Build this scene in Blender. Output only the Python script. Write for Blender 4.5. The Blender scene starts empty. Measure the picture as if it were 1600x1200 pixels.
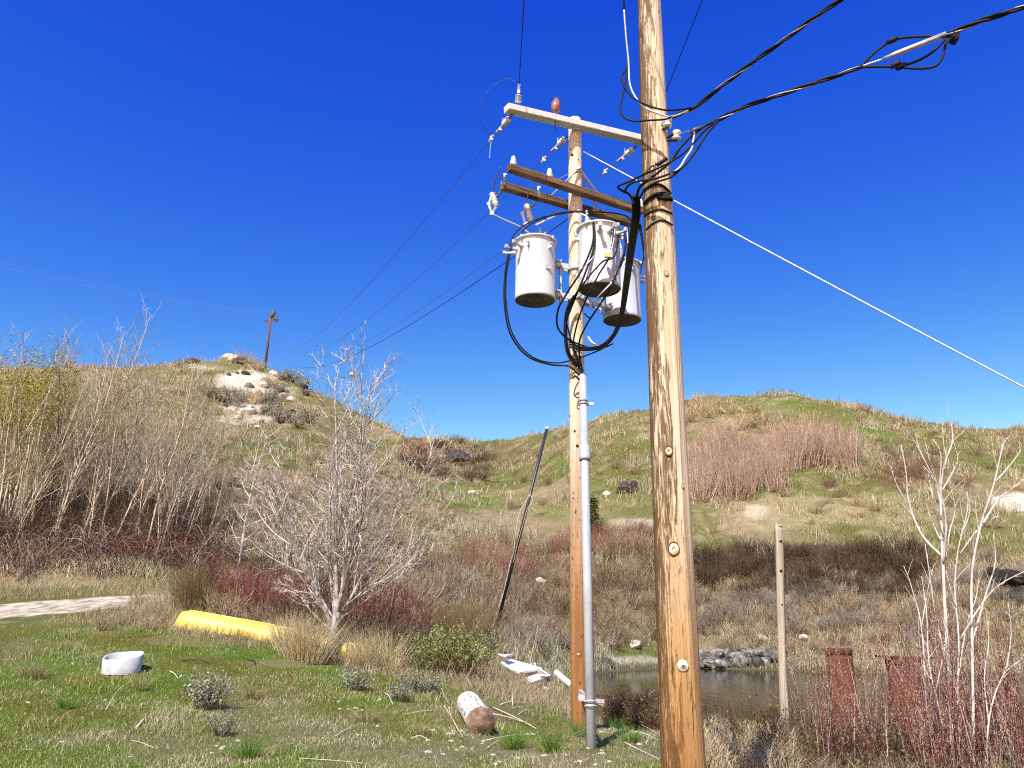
import bpy, math, random
import numpy as np
from mathutils import Matrix, Vector

R = math.radians
scene = bpy.context.scene
COL = scene.collection
rng = np.random.default_rng(7)
random.seed(7)

# ------------------------------------------------------------------ camera
PITCH, ROLL, FPX = 16.0, 0.95, 1280.0
EYE = np.array([0.0, 0.0, 1.65])
RM = np.array((Matrix.Rotation(R(90 + PITCH), 3, 'X') @ Matrix.Rotation(R(ROLL), 3, 'Z')))
cam_d = bpy.data.cameras.new("camera")
cam_d.sensor_width = 36.0
cam_d.lens = FPX / 1600.0 * 36.0
cam_d.clip_end = 5000
cam = bpy.data.objects.new("camera", cam_d)
COL.objects.link(cam)
cam.matrix_world = Matrix.Translation(EYE.tolist()) @ Matrix(RM.tolist()).to_4x4()
scene.camera = cam


def P(px, py, Y):
    """world point seen at a photo pixel, at forward distance Y"""
    d = RM @ np.array([(px - 800) / FPX, (600 - py) / FPX, -1.0])
    return EYE + d * (Y / d[1])


def project(p):
    q = (np.asarray(p) - EYE) @ RM
    w = np.maximum(-q[..., 2], 1e-3)
    return 800 + FPX * q[..., 0] / w, 600 - FPX * q[..., 1] / w


# ------------------------------------------------------------------ noise
def _hash(ix, iy, seed):
    h = (ix * 374761393 + iy * 668265263 + seed * 1442695041) & 0xFFFFFFFF
    h = ((h ^ (h >> 13)) * 1274126177) & 0xFFFFFFFF
    return ((h ^ (h >> 16)) & 0xFFFF) / 65535.0


def vnoise(x, y, seed=0):
    x = np.asarray(x, float); y = np.asarray(y, float)
    ix = np.floor(x).astype(np.int64); iy = np.floor(y).astype(np.int64)
    fx = x - ix; fy = y - iy
    fx = fx * fx * (3 - 2 * fx); fy = fy * fy * (3 - 2 * fy)
    a = _hash(ix, iy, seed); b = _hash(ix + 1, iy, seed)
    c = _hash(ix, iy + 1, seed); d = _hash(ix + 1, iy + 1, seed)
    return (a * (1 - fx) + b * fx) * (1 - fy) + (c * (1 - fx) + d * fx) * fy


def fbm(x, y, seed=0, oct=4):
    s = 0; a = 0.5; t = 0
    for i in range(oct):
        s = s + a * vnoise(x * 2 ** i + 17.3 * i, y * 2 ** i - 9.1 * i, seed + i)
        t += a; a *= 0.5
    return s / t


def sstep(a, b, x):
    t = np.clip((np.asarray(x, float) - a) / (b - a), 0, 1)
    return t * t * (3 - 2 * t)


# ------------------------------------------------------------------ mesh builder
class MB:
    def __init__(self):
        self.V = []; self.F = []; self.n = 0; self.C = []; self.S = []

    def add(self, V, F, col=None, smooth=True):
        V = np.asarray(V, float).reshape(-1, 3)
        F = np.asarray(F, np.int64)
        self.V.append(V)
        if len(F):
            self.F.append(F + self.n); self.S.append(smooth)
        if col is not None:
            c = np.asarray(col, float)
            if c.ndim == 1: c = np.tile(c, (len(V), 1))
            self.C.append(c)
        self.n += len(V)
        return self

    def box(self, c, size, rot=None, col=None):
        s = np.array(size) / 2
        v = np.array([[x, y, z] for x in (-1, 1) for y in (-1, 1) for z in (-1, 1)], float) * s
        if rot is not None: v = v @ np.asarray(rot).T
        f = [[0, 1, 3, 2], [4, 6, 7, 5], [0, 4, 5, 1], [2, 3, 7, 6], [0, 2, 6, 4], [1, 5, 7, 3]]
        return self.add(v + np.asarray(c), f, col, False)

    def bar(self, a, b, w, h, up=(0, 0, 1)):
        a = np.asarray(a, float); b = np.asarray(b, float)
        t = b - a; L = np.linalg.norm(t); t /= L
        s = np.cross(up, t); s /= np.linalg.norm(s); u = np.cross(t, s)
        return self.box((a + b) / 2, (L, w, h), np.stack([t, s, u], 1))

    def tubes(self, lines, radii, sides=4, cap=True, cols=None):
        """lines (m,n,3), radii (m,n)"""
        L = np.asarray(lines, float); r = np.asarray(radii, float)
        m, n, _ = L.shape
        T = np.empty_like(L)
        T[:, 1:-1] = L[:, 2:] - L[:, :-2]
        T[:, 0] = L[:, 1] - L[:, 0]; T[:, -1] = L[:, -1] - L[:, -2]
        T /= np.maximum(np.linalg.norm(T, axis=2, keepdims=True), 1e-9)
        t0 = (L[:, -1] - L[:, 0]); t0 /= np.maximum(np.linalg.norm(t0, axis=1, keepdims=True), 1e-9)
        ref = np.where((np.abs(t0[:, 2:3]) > 0.8), np.array([[1.0, 0.13, 0]]), np.array([[0, 0.07, 1.0]]))
        A = np.cross(T, ref[:, None, :]); A /= np.maximum(np.linalg.norm(A, axis=2, keepdims=True), 1e-9)
        B = np.cross(T, A)
        ang = np.arange(sides) * 2 * math.pi / sides
        V = (L[:, :, None, :] + r[:, :, None, None] * (np.cos(ang)[None, None, :, None] * A[:, :, None, :]
             + np.sin(ang)[None, None, :, None] * B[:, :, None, :]))
        V = V.reshape(-1, 3)
        i = np.arange(m)[:, None, None]; j = np.arange(n - 1)[None, :, None]; k = np.arange(sides)[None, None, :]
        k2 = (k + 1) % sides
        a = (i * n + j) * sides + k; b = (i * n + j) * sides + k2
        c = (i * n + j + 1) * sides + k2; d = (i * n + j + 1) * sides + k
        F = np.stack(np.broadcast_arrays(a, b, c, d), -1).reshape(-1, 4)
        col = None
        if cols is not None:
            col = np.repeat(np.asarray(cols, float), n * sides, axis=0)
        base = self.n
        self.add(V, F, col)
        if cap and sides > 3:
            for e in (0, n - 1):
                for q in range(m):
                    f = (np.arange(sides) + (q * n + e) * sides)
                    if e == 0: f = f[::-1]
                    self.F.append((f + base)[None, :]); self.S.append(False)
        return self

    def tube(self, pts, r0, r1=None, sides=8, cap=True):
        pts = np.asarray(pts, float)
        if np.ndim(r0) > 0: rr = np.asarray(r0, float)
        else: rr = np.linspace(r0, r0 if r1 is None else r1, len(pts))
        return self.tubes(pts[None], rr[None], sides, cap)

    def lathe(self, prof, org, axis=(0, 0, 1), n=16):
        """prof: list of (radius, distance along the axis)"""
        ax = np.asarray(axis, float); ax /= np.linalg.norm(ax)
        ref = np.array([1.0, 0, 0]) if abs(ax[0]) < 0.8 else np.array([0, 1.0, 0])
        s = np.cross(ax, ref); s /= np.linalg.norm(s); u = np.cross(ax, s)
        ang = np.arange(n) * 2 * math.pi / n
        V = []
        for r_, h in prof:
            V.append(np.asarray(org) + ax * h + r_ * (np.cos(ang)[:, None] * s + np.sin(ang)[:, None] * u))
        V = np.concatenate(V); m = len(prof)
        F = []
        for j in range(m - 1):
            for k in range(n):
                F.append([j * n + k, j * n + (k + 1) % n, (j + 1) * n + (k + 1) % n, (j + 1) * n + k])
        return self.add(V, F)

    def leaves(self, c, size, r=None, cols=None, aspect=0.5, up=0.3):
        r = r or rng
        c = np.asarray(c, float); m = len(c)
        a = r.normal(size=(m, 3)); a[:, 2] += up; a /= np.linalg.norm(a, axis=1, keepdims=True)
        b = np.cross(a, r.normal(size=(m, 3))); b /= np.linalg.norm(b, axis=1, keepdims=True)
        s = (np.asarray(size) * np.ones(m))[:, None]
        V = np.stack([c - a * s * .5, c + b * s * aspect * .5, c + a * s * .5, c - b * s * aspect * .5], 1).reshape(-1, 3)
        F = np.arange(m * 4).reshape(m, 4)
        return self.add(V, F, None if cols is None else np.repeat(cols, 4, axis=0), False)

    def mesh(self, name, mat, smooth=None):
        me = bpy.data.meshes.new(name)
        V = np.concatenate(self.V) if self.V else np.zeros((0, 3))
        me.vertices.add(len(V)); me.vertices.foreach_set('co', V.astype(np.float32).ravel())
        li = np.concatenate([f.ravel() for f in self.F]).astype(np.int32)
        ln = np.concatenate([np.full(len(f), f.shape[1]) for f in self.F]).astype(np.int32)
        sm = np.concatenate([np.full(len(f), s if smooth is None else smooth) for f, s in zip(self.F, self.S)])
        st = np.concatenate([[0], np.cumsum(ln)[:-1]]).astype(np.int32)
        me.loops.add(len(li)); me.loops.foreach_set('vertex_index', li)
        me.polygons.add(len(ln)); me.polygons.foreach_set('loop_start', st)
        me.polygons.foreach_set('use_smooth', sm.astype(bool))
        if self.C:
            C = np.concatenate(self.C)
            if len(C) == len(V):
                at = me.attributes.new('tint', 'FLOAT_COLOR', 'POINT')
                at.data.foreach_set('color', np.concatenate([C, np.ones((len(C), 1))], 1).astype(np.float32).ravel())
        me.update(calc_edges=True)
        me.validate()
        if mat: me.materials.append(mat)
        return me

    def build(self, name, mat, parent=None, smooth=None, loc=None):
        o = bpy.data.objects.new(name, self.mesh(name, mat, smooth))
        COL.objects.link(o)
        if parent is not None: o.parent = parent
        if loc is not None: o.location = loc
        return o


def tag(o, label=None, cat=None, group=None, kind=None):
    if label: o['label'] = label
    if cat: o['category'] = cat
    if group: o['group'] = group
    if kind: o['kind'] = kind
    return o


def empty(name, loc=(0, 0, 0), label=None, cat=None, group=None):
    o = bpy.data.objects.new(name, None)
    COL.objects.link(o)
    o.empty_display_size = 0.2
    o.location = [float(v) for v in loc]
    return tag(o, label, cat, group)


def copy_tree(o, parent=None):
    c = o.copy(); COL.objects.link(c)
    if parent is not None: c.parent = parent
    for ch in list(o.children): copy_tree(ch, c)
    return c


def spline(pts, n=8):
    """Catmull-Rom through the points"""
    p = np.asarray(pts, float)
    p = np.concatenate([[2 * p[0] - p[1]], p, [2 * p[-1] - p[-2]]])
    out = []
    for i in range(1, len(p) - 2):
        t = np.linspace(0, 1, n, endpoint=False)[:, None]
        a, b, c, d = p[i - 1], p[i], p[i + 1], p[i + 2]
        out.append(0.5 * ((2 * b) + (c - a) * t + (2 * a - 5 * b + 4 * c - d) * t ** 2 + (-a + 3 * b - 3 * c + d) * t ** 3))
    out.append(p[-2][None])
    return np.concatenate(out)


def sagline(a, b, sag, n=24):
    t = np.linspace(0, 1, n)[:, None]
    L = np.asarray(a) * (1 - t) + np.asarray(b) * t
    L[:, 2] -= (4 * sag * t * (1 - t))[:, 0]
    return L


# ------------------------------------------------------------------ materials
def new_mat(name, rough=0.8, spec=0.3, metal=0.0):
    m = bpy.data.materials.new(name); m.use_nodes = True
    nt = m.node_tree; b = nt.nodes['Principled BSDF']
    b.inputs['Roughness'].default_value = rough
    b.inputs['Specular IOR Level'].default_value = spec
    b.inputs['Metallic'].default_value = metal
    return m, nt, b


class N:
    """tiny node helper"""
    def __init__(self, nt): self.nt = nt

    def node(self, t, **kw):
        n = self.nt.nodes.new(t)
        for k, v in kw.items(): setattr(n, k, v)
        return n

    def link(self, a, b): self.nt.links.new(a, b)

    def noise(self, vec, scale, detail=4, rough=0.55, dist=0.0):
        n = self.node('ShaderNodeTexNoise')
        n.inputs['Scale'].default_value = scale; n.inputs['Detail'].default_value = detail
        n.inputs['Roughness'].default_value = rough; n.inputs['Distortion'].default_value = dist
        if vec is not None: self.link(vec, n.inputs['Vector'])
        return n.outputs['Fac']

    def coord(self, kind='Object', scale=None):
        n = self.node('ShaderNodeTexCoord'); o = n.outputs[kind]
        if scale is not None:
            m = self.node('ShaderNodeMapping'); m.inputs['Scale'].default_value = scale
            self.link(o, m.inputs['Vector']); o = m.outputs['Vector']
        return o

    def ramp(self, fac, stops, interp='LINEAR'):
        n = self.node('ShaderNodeValToRGB'); n.color_ramp.interpolation = interp
        e = n.color_ramp.elements
        while len(e) < len(stops): e.new(0.5)
        for el, (p, c) in zip(e, stops):
            el.position = p; el.color = (*c, 1) if len(c) == 3 else c
        self.link(fac, n.inputs['Fac'])
        return n.outputs['Color']

    def mix(self, fac, a, b, mode='MIX'):
        n = self.node('ShaderNodeMix', data_type='RGBA', blend_type=mode)
        for s, v in ((n.inputs[0], fac), (n.inputs[6], a), (n.inputs[7], b)):
            if isinstance(v, (int, float)): s.default_value = v
            elif isinstance(v, tuple): s.default_value = (*v, 1)
            else: self.link(v, s)
        return n.outputs[2]

    def math(self, op, a, b=None, clamp=False):
        n = self.node('ShaderNodeMath', operation=op, use_clamp=clamp)
        for s, v in zip(n.inputs, (a, b)):
            if v is None: continue
            if isinstance(v, (int, float)): s.default_value = v
            else: self.link(v, s)
        return n.outputs[0]

    def bump(self, h, strength, dist, bsdf):
        n = self.node('ShaderNodeBump'); n.inputs['Strength'].default_value = strength
        n.inputs['Distance'].default_value = dist
        self.link(h, n.inputs['Height']); self.link(n.outputs['Normal'], bsdf.inputs['Normal'])


def mat_noise(name, c1, c2, scale=6.0, rough=0.8, spec=0.3, metal=0.0, bump=0.0, stretch=None, detail=5, lo=.35, hi=.65, rand=0.0, bdist=0.01):
    m, nt, b = new_mat(name, rough, spec, metal); n = N(nt)
    f = n.noise(n.coord('Object', stretch), scale, detail)
    c = n.ramp(f, [(lo, c1), (hi, c2)])
    if rand:
        oi = n.node('ShaderNodeObjectInfo')
        v = n.math('ADD', n.math('MULTIPLY', oi.outputs['Random'], 2 * rand), 1 - rand)
        hs = n.node('ShaderNodeHueSaturation'); n.link(v, hs.inputs['Value']); n.link(c, hs.inputs['Color'])
        c = hs.outputs['Color']
    n.link(c, b.inputs['Base Color'])
    if bump: n.bump(f, bump, bdist, b)
    return m


def mat_tint(name, rough=0.9, spec=0.1, var=0.25, scale=3.0, trans=0.0):
    """colour from the mesh's own tint attribute, broken up by noise"""
    m, nt, b = new_mat(name, rough, spec); n = N(nt)
    a = n.node('ShaderNodeAttribute', attribute_name='tint')
    f = n.noise(n.coord('Object'), scale, 3)
    v = n.math('ADD', n.math('MULTIPLY', f, 2 * var), 1 - var)
    hs = n.node('ShaderNodeHueSaturation'); n.link(v, hs.inputs['Value']); n.link(a.outputs['Color'], hs.inputs['Color'])
    n.link(hs.outputs['Color'], b.inputs['Base Color'])
    return m


# ------------------------------------------------------------------ terrain
# each row is a line across the land, near to far: (photo column, distance, height in the photo) or (column, distance, None, z)
ROWS = [
    [(-500, .3, None, 0), (2100, .3, None, 0)],
    [(-500, 8, None, .1), (800, 8, None, 0), (2100, 8, None, 0)],
    [(-500, 10.5, None, .25), (0, 10.5, None, .17), (400, 10.5, None, .08), (800, 10.5, None, 0), (1300, 10.5, None, -.05), (2100, 10.5, None, -.1)],
    [(-500, 13.7, 1055), (0, 13.7, 1063), (200, 13.7, 1074), (400, 13.7, 1092), (620, 13.7, 1117), (800, 13.7, 1136), (905, 13.7, 1142), (1060, 13.7, 1160), (1200, 13.7, None, -.2), (1400, 13.7, None, -.3), (2100, 13.7, None, -.3)],
    [(-500, 17, 980), (0, 17, 989), (200, 17, 986), (300, 17, 995), (400, 17, 1007), (500, 17, 1026), (620, 17, 1054), (700, 17, 1064), (800, 17, 1076), (900, 17, None, -.08), (1000, 17, None, -.2), (1060, 17, None, -.4), (1200, 17, None, -.75), (2100, 17, None, -.8)],
    [(-500, 21, 950), (0, 21, 959), (200, 21, 946), (300, 20, 955), (400, 20, 968), (500, 20, 985), (620, 20, 1010), (700, 20, 1022), (800, 20, 1054), (880, 20, None, -.1), (960, 20, None, -.6), (1060, 20, None, -.95), (2100, 20, None, -1.2)],
    [(-500, 24, 920), (0, 24, 926), (200, 25, 916), (300, 25, 925), (400, 25, 940), (500, 25, 955), (620, 26, 985), (700, 26, 1002), (800, 26, 1035), (880, 26, None, -.5), (940, 26, None, -1.1), (1060, 26, None, -1.4), (2100, 26, None, -1.4)],
    [(-500, 30, 865), (0, 30, 870), (200, 30, 865), (300, 31, 870), (400, 33, 890), (500, 34, 910), (620, 34, 940), (700, 34, 965), (800, 35, 1000), (880, 36, None, -.4), (940, 38, None, -1.0), (1060, 40, None, -1.2), (2100, 40, None, -1.3)],
    [(-500, 40, 790), (0, 40, 800), (200, 40, 795), (300, 42, 800), (400, 44, 820), (500, 45, 850), (620, 46, 890), (700, 46, 920), (800, 44, 965), (900, 43, 1030), (1060, 47, 1043), (1200, 47, 1038), (1400, 46, 1038), (1600, 44, 1042), (2100, 44, 1060)],
    [(-500, 55, 700), (0, 55, 720), (200, 55, 710), (300, 57, 720), (400, 60, 740), (500, 60, 780), (620, 58, 830), (700, 56, 860), (800, 54, 900), (900, 52, 930), (1060, 53, 922), (1200, 53, 912), (1400, 53, 915), (1600, 50, 920), (2100, 50, 930)],
    [(-500, 75, 640), (0, 75, 650), (200, 75, 640), (300, 78, 650), (400, 80, 670), (500, 80, 705), (620, 75, 770), (700, 70, 800), (800, 65, 840), (900, 62, 850), (1060, 58, 850), (1200, 57, 846), (1400, 57, 846), (1600, 56, 850), (2100, 56, 860)],
    [(-500, 100, 580), (0, 100, 590), (200, 100, 585), (300, 105, 600), (400, 110, 615), (500, 105, 650), (620, 95, 720), (700, 85, 765), (800, 75, 800), (900, 70, 790), (1060, 66, 780), (1200, 66, 775), (1400, 64, 780), (1600, 62, 800), (2100, 62, 800)],
    [(-500, 120, 560), (0, 125, 575), (200, 125, 572), (290, 128, 562), (340, 130, 553), (400, 130, 562), (450, 125, 586), (500, 120, 608), (560, 112, 637), (620, 105, 672), (700, 97, 733), (760, 90, 770), (800, 86, 775), (900, 80, 745), (1060, 78, 720), (1200, 78, 710), (1400, 76, 720), (1600, 74, 740), (2100, 74, 740)],
    [(-500, 150, 630), (0, 150, 640), (300, 155, 640), (400, 155, 640), (500, 145, 680), (620, 130, 722), (700, 122, 738), (800, 112, 748), (900, 95, 700), (1060, 92, 660), (1200, 92, 650), (1400, 90, 668), (1600, 88, 692), (2100, 88, 680)],
    [(-500, 200, 640), (300, 200, 640), (500, 200, 660), (620, 190, 675), (700, 185, 677), (760, 180, 680), (800, 165, 677), (850, 150, 667), (900, 135, 653), (1000, 118, 630), (1060, 110, 620), (1150, 106, 609), (1200, 105, 608), (1280, 105, 610), (1330, 106, 622), (1400, 110, 649), (1450, 115, 662), (1520, 118, 669), (1600, 120, 664), (2100, 120, 640)],
    [(-500, 300, None, 36), (2100, 300, None, 22)],
    [(-500, 900, None, 10), (2100, 900, None, 10)],
]
NU, NY = 620, 720
UMAX = 3.0
s_ = np.linspace(-1, 1, NU)
Ug = np.sinh(s_ * 1.9) / np.sinh(1.9) * UMAX
rowY, rowZ = [], []
for row in ROWS:
    us, ys, zs = [], [], []
    for k in row:
        if k[2] is None:
            p = P(k[0], 967, k[1]); us.append(p[0] / p[1]); ys.append(k[1]); zs.append(k[3])
        else:
            p = P(*[k[0], k[2], k[1]]); us.append(p[0] / p[1]); ys.append(k[1]); zs.append(p[2])
    rowY.append(np.interp(Ug, us, ys)); rowZ.append(np.interp(Ug, us, zs))
rowY = np.array(rowY); rowZ = np.array(rowZ)


def gsm(a, sig, axis):
    k = np.arange(-int(3 * sig), int(3 * sig) + 1); w = np.exp(-k ** 2 / (2 * sig ** 2)); w /= w.sum()
    return np.apply_along_axis(lambda v: np.convolve(np.pad(v, len(k) // 2, mode='edge'), w, 'valid'), axis, a)


rowY = gsm(rowY, 3.0, 1); rowZ = gsm(rowZ, 3.0, 1)
SUB = 16
v_ = np.linspace(0, len(ROWS) - 1, (len(ROWS) - 1) * SUB + 1)
i0 = np.minimum(v_.astype(int), len(ROWS) - 2); fr = (v_ - i0)[:, None]
fY = rowY[i0] * (1 - fr) + rowY[i0 + 1] * fr
fZ = rowZ[i0] * (1 - fr) + rowZ[i0 + 1] * fr
fY = gsm(fY, 2.6, 0); fZ = gsm(fZ, 2.6, 0)
LY0, LY1 = math.log(.3), math.log(900)
LYg = np.linspace(0, 1, NY)
# more samples where the picture looks
Yg = np.exp(np.interp(LYg, [0, .06, .95, 1], [LY0, math.log(6), math.log(230), LY1]))
TZ = np.empty((NU, NY))
for i in range(NU):
    TZ[i] = np.interp(Yg, fY[:, i], fZ[:, i])
XX = Ug[:, None] * Yg[None, :]; YY = np.broadcast_to(Yg[None, :], XX.shape)
amp = .03 + .07 * sstep(16, 30, YY) + .55 * sstep(50, 95, YY)
TZ += amp * ((fbm(XX / 7, YY / 7, 3, 3) - .5) * 1.6 + (fbm(XX / 1.6, YY / 1.6, 5, 3) - .5) * 1.2 + .5 * np.abs(fbm(XX / 3.5, YY / 9, 15, 3) - .5)) * np.where(YY > 260, .3, 1)
TZ += .05 * (fbm(XX / .7, YY / .7, 9, 2) - .5) * sstep(7, 10, YY)
lYg = np.arange(NY)


def H(x, y):
    x = np.atleast_1d(np.asarray(x, float)); y = np.maximum(np.atleast_1d(np.asarray(y, float)), .31)
    u = np.clip(x / y, -UMAX + .01, UMAX - .01)
    cu = np.interp(u, Ug, np.arange(NU)); cy = np.interp(y, Yg, lYg)
    a = np.minimum(cu.astype(int), NU - 2); b = np.minimum(cy.astype(int), NY - 2)
    fa = cu - a; fb = cy - b
    return ((TZ[a, b] * (1 - fa) + TZ[a + 1, b] * fa) * (1 - fb) + (TZ[a, b + 1] * (1 - fa) + TZ[a + 1, b + 1] * fa) * fb)


def h1(x, y): return float(H(x, y)[0])


_ys = np.exp(np.linspace(math.log(7.0), math.log(260), 1500))


def G(px, py, y0=7.0, ymax=260):
    """first ground point seen at a photo pixel (None when the sight line meets no ground)"""
    d = RM @ np.array([(px - 800) / FPX, (600 - py) / FPX, -1.0])
    ys = _ys[(_ys >= y0) & (_ys <= ymax)]
    pts = EYE + d[None] * (ys / d[1])[:, None]
    g = H(pts[:, 0], ys)
    w = np.nonzero(pts[:, 2] <= g)[0]
    if len(w) == 0: return None
    k = w[0]
    return np.array([pts[k, 0], ys[k], g[k]])


STRAW = np.array([.35, .285, .175]); TAN = np.array([.23, .18, .105]); OLIVE = np.array([.125, .13, .04])
GREEN = np.array([.098, .150, .024]); MOSS = np.array([.155, .148, .034]); SAND = np.array([.52, .47, .38])
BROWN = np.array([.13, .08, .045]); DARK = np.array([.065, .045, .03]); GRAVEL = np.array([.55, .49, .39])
REDBR = np.array([.14, .05, .035]); GREY = np.array([.26, .23, .2])
# patches of ground cover, some painting shade under grove and brush: photo position of centre, half size, colour, strength
PATCH = [
    (383, 597, 52, 17, SAND, 1.0), (425, 612, 40, 11, SAND, 1.0), (318, 572, 26, 8, SAND, .55), (385, 636, 50, 7, SAND, .85), (383, 655, 48, 8, SAND, .75), (345, 600, 24, 8, SAND, .4),
    (460, 655, 34, 9, SAND, .45),
    (390, 705, 90, 30, OLIVE, .9), (380, 566, 90, 9, OLIVE, .8), (470, 610, 40, 12, OLIVE, .5),
    (740, 685, 60, 8, GREEN, .9), (690, 683, 40, 6, GREEN, .7), (700, 770, 60, 13, GREEN, .8), (640, 735, 50, 12, OLIVE, .8), (755, 785, 45, 10, GREEN, .7),
    (690, 715, 70, 24, BROWN, .9), (660, 695, 40, 14, REDBR, .6), (790, 705, 60, 16, BROWN, .5),
    (860, 800, 40, 14, GREEN, .8), (960, 695, 60, 30, OLIVE, .8), (880, 720, 40, 20, GREEN, .35), (1000, 760, 50, 40, OLIVE, .8), (940, 780, 50, 25, GREEN, .4),
    (1200, 640, 80, 16, GREEN, .45), (1350, 680, 50, 22, GREEN, .6), (1300, 650, 60, 16, OLIVE, .7), (1480, 710, 120, 30, OLIVE, .75), (1560, 740, 60, 20, GREEN, .35),
    (1420, 735, 60, 30, BROWN, .7), (1585, 785, 40, 14, SAND, 1.0), (1575, 840, 45, 30, OLIVE, .5),
    (1180, 800, 22, 12, SAND, .8), (1000, 818, 50, 8, SAND, .6), (1100, 650, 60, 20, TAN, .4),
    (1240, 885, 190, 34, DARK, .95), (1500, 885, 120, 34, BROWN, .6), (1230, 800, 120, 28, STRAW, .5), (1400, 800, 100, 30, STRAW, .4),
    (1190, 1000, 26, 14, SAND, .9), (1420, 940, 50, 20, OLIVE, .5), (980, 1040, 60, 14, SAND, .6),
    (850, 820, 130, 40, TAN, .5), (830, 935, 210, 85, BROWN, .9), (560, 900, 150, 60, BROWN, .5),  # BROWN paints the shaded gaps between the bushes into the ground
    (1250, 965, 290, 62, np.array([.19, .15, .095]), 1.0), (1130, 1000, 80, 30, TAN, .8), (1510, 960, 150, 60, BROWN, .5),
    (100, 880, 240, 34, REDBR, .6), (120, 800, 260, 70, DARK, .95), (120, 730, 240, 40, BROWN, .6),  # DARK paints the shade at the foot of the grove
    (60, 905, 220, 14, STRAW, .8), (230, 900, 60, 22, OLIVE, .7), (150, 925, 150, 8, OLIVE, .6),
    (250, 965, 60, 16, TAN, .9), (330, 1000, 90, 12, TAN, .6), (520, 1035, 130, 10, TAN, .6),
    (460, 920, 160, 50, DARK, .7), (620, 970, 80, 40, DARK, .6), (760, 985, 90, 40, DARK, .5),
]


def ground_col(x, y, z):
    px, py = project(np.stack([x, y, z], -1))
    n1 = fbm(x / 4.5, y / 4.5, 21); n2 = fbm(x / 1.1, y / 1.1, 31); n3 = fbm(x / 14, y / 14, 41)
    # hillside: dry grass and green flush
    g = sstep(.36, .56, n1 * .6 + n3 * .4)[..., None]
    c = TAN * (1 - g) + OLIVE * g
    s = sstep(.55, .75, n2)[..., None] * .5
    c = c * (1 - s) + STRAW * s
    # lawn
    gl = sstep(.36, .6, n2 * .65 + n1 * .35)[..., None]
    gm = sstep(.5, .7, fbm(x / 2.2, y / 2.2, 77))[..., None]
    lawn = (MOSS * .75) * (1 - gl) + GREEN * .95 * gl
    lawn = lawn * (1 - gm * .7) + (STRAW * .55) * gm * .7
    gn = sstep(1120, 1200, py)[..., None] * sstep(.4, .6, fbm(x / .9, y / .9, 55))[..., None] * sstep(450, 750, px)[..., None] * .45
    lawn = lawn * (1 - gn) + (np.array([.27, .22, .15])) * gn
    right = sstep(1060, 1130, px)[..., None]
    lawn = lawn * (1 - right) + (BROWN * .9) * right
    edge = 16.8 + 1.2 * (n1 - .5) + np.interp(px, [0, 300, 600, 900], [1.6, .6, .2, -.5])
    f = (1 - sstep(-.7, .7, y - edge))[..., None]
    c = c * (1 - f) + lawn * f
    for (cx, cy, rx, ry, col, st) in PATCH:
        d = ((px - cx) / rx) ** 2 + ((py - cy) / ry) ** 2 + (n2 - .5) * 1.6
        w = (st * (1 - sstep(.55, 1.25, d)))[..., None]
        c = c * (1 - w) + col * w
    # bed and wet edge of the inlet
    w = (1 - sstep(-.62, -.35, z))[..., None] * sstep(14, 16, y)[..., None]
    c = c * (1 - w) + np.array([.12, .10, .055]) * w
    return c


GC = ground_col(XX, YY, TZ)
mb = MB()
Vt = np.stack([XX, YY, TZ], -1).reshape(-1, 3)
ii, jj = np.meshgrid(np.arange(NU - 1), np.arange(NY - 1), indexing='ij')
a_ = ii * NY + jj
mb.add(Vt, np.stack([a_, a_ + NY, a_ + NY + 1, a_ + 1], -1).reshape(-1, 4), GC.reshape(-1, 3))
# the land beside and behind the viewer: swing the two edge profiles round and blend them
step = 12
jb = np.unique(np.concatenate([np.arange(0, NY, step), [NY - 1]]))
th0 = math.atan(UMAX); phis = np.linspace(th0, 2 * math.pi - th0, 26)
rad = Yg[jb] * math.sqrt(1 + UMAX ** 2)
Vb, Cb = [], []
for q, ph in enumerate(phis):
    w = q / (len(phis) - 1); fl = 1 - .85 * math.sin(math.pi * w)
    z = (TZ[-1, jb] * (1 - w) + TZ[0, jb] * w)
    z = z * fl
    Vb.append(np.stack([rad * math.sin(ph), rad * math.cos(ph), z], -1)); Cb.append(GC[-1, jb] * (1 - w) + GC[0, jb] * w)
m_ = len(jb); ii, jj = np.meshgrid(np.arange(len(phis) - 1), np.arange(m_ - 1), indexing='ij'); a_ = ii * m_ + jj
mb.add(np.concatenate(Vb), np.stack([a_, a_ + m_, a_ + m_ + 1, a_ + 1], -1).reshape(-1, 4), np.concatenate(Cb))

gm_, nt, b = new_mat('ground_soil_and_turf', .95, .05); n = N(nt)
at = n.node('ShaderNodeAttribute', attribute_name='tint')
co = n.coord('Object')
f1 = n.noise(co, 9, 6, .7); f2 = n.noise(co, 1.3, 5, .65)
v = n.math('ADD', n.math('MULTIPLY', n.math('ADD', f1, f2), .9), .1)
hs = n.node('ShaderNodeHueSaturation'); n.link(v, hs.inputs['Value']); n.link(at.outputs['Color'], hs.inputs['Color'])
n.link(hs.outputs['Color'], b.inputs['Base Color'])
n.bump(n.math('ADD', f1, f2), .8, .12, b)
tag(mb.build('ground', gm_), kind='structure')

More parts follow.
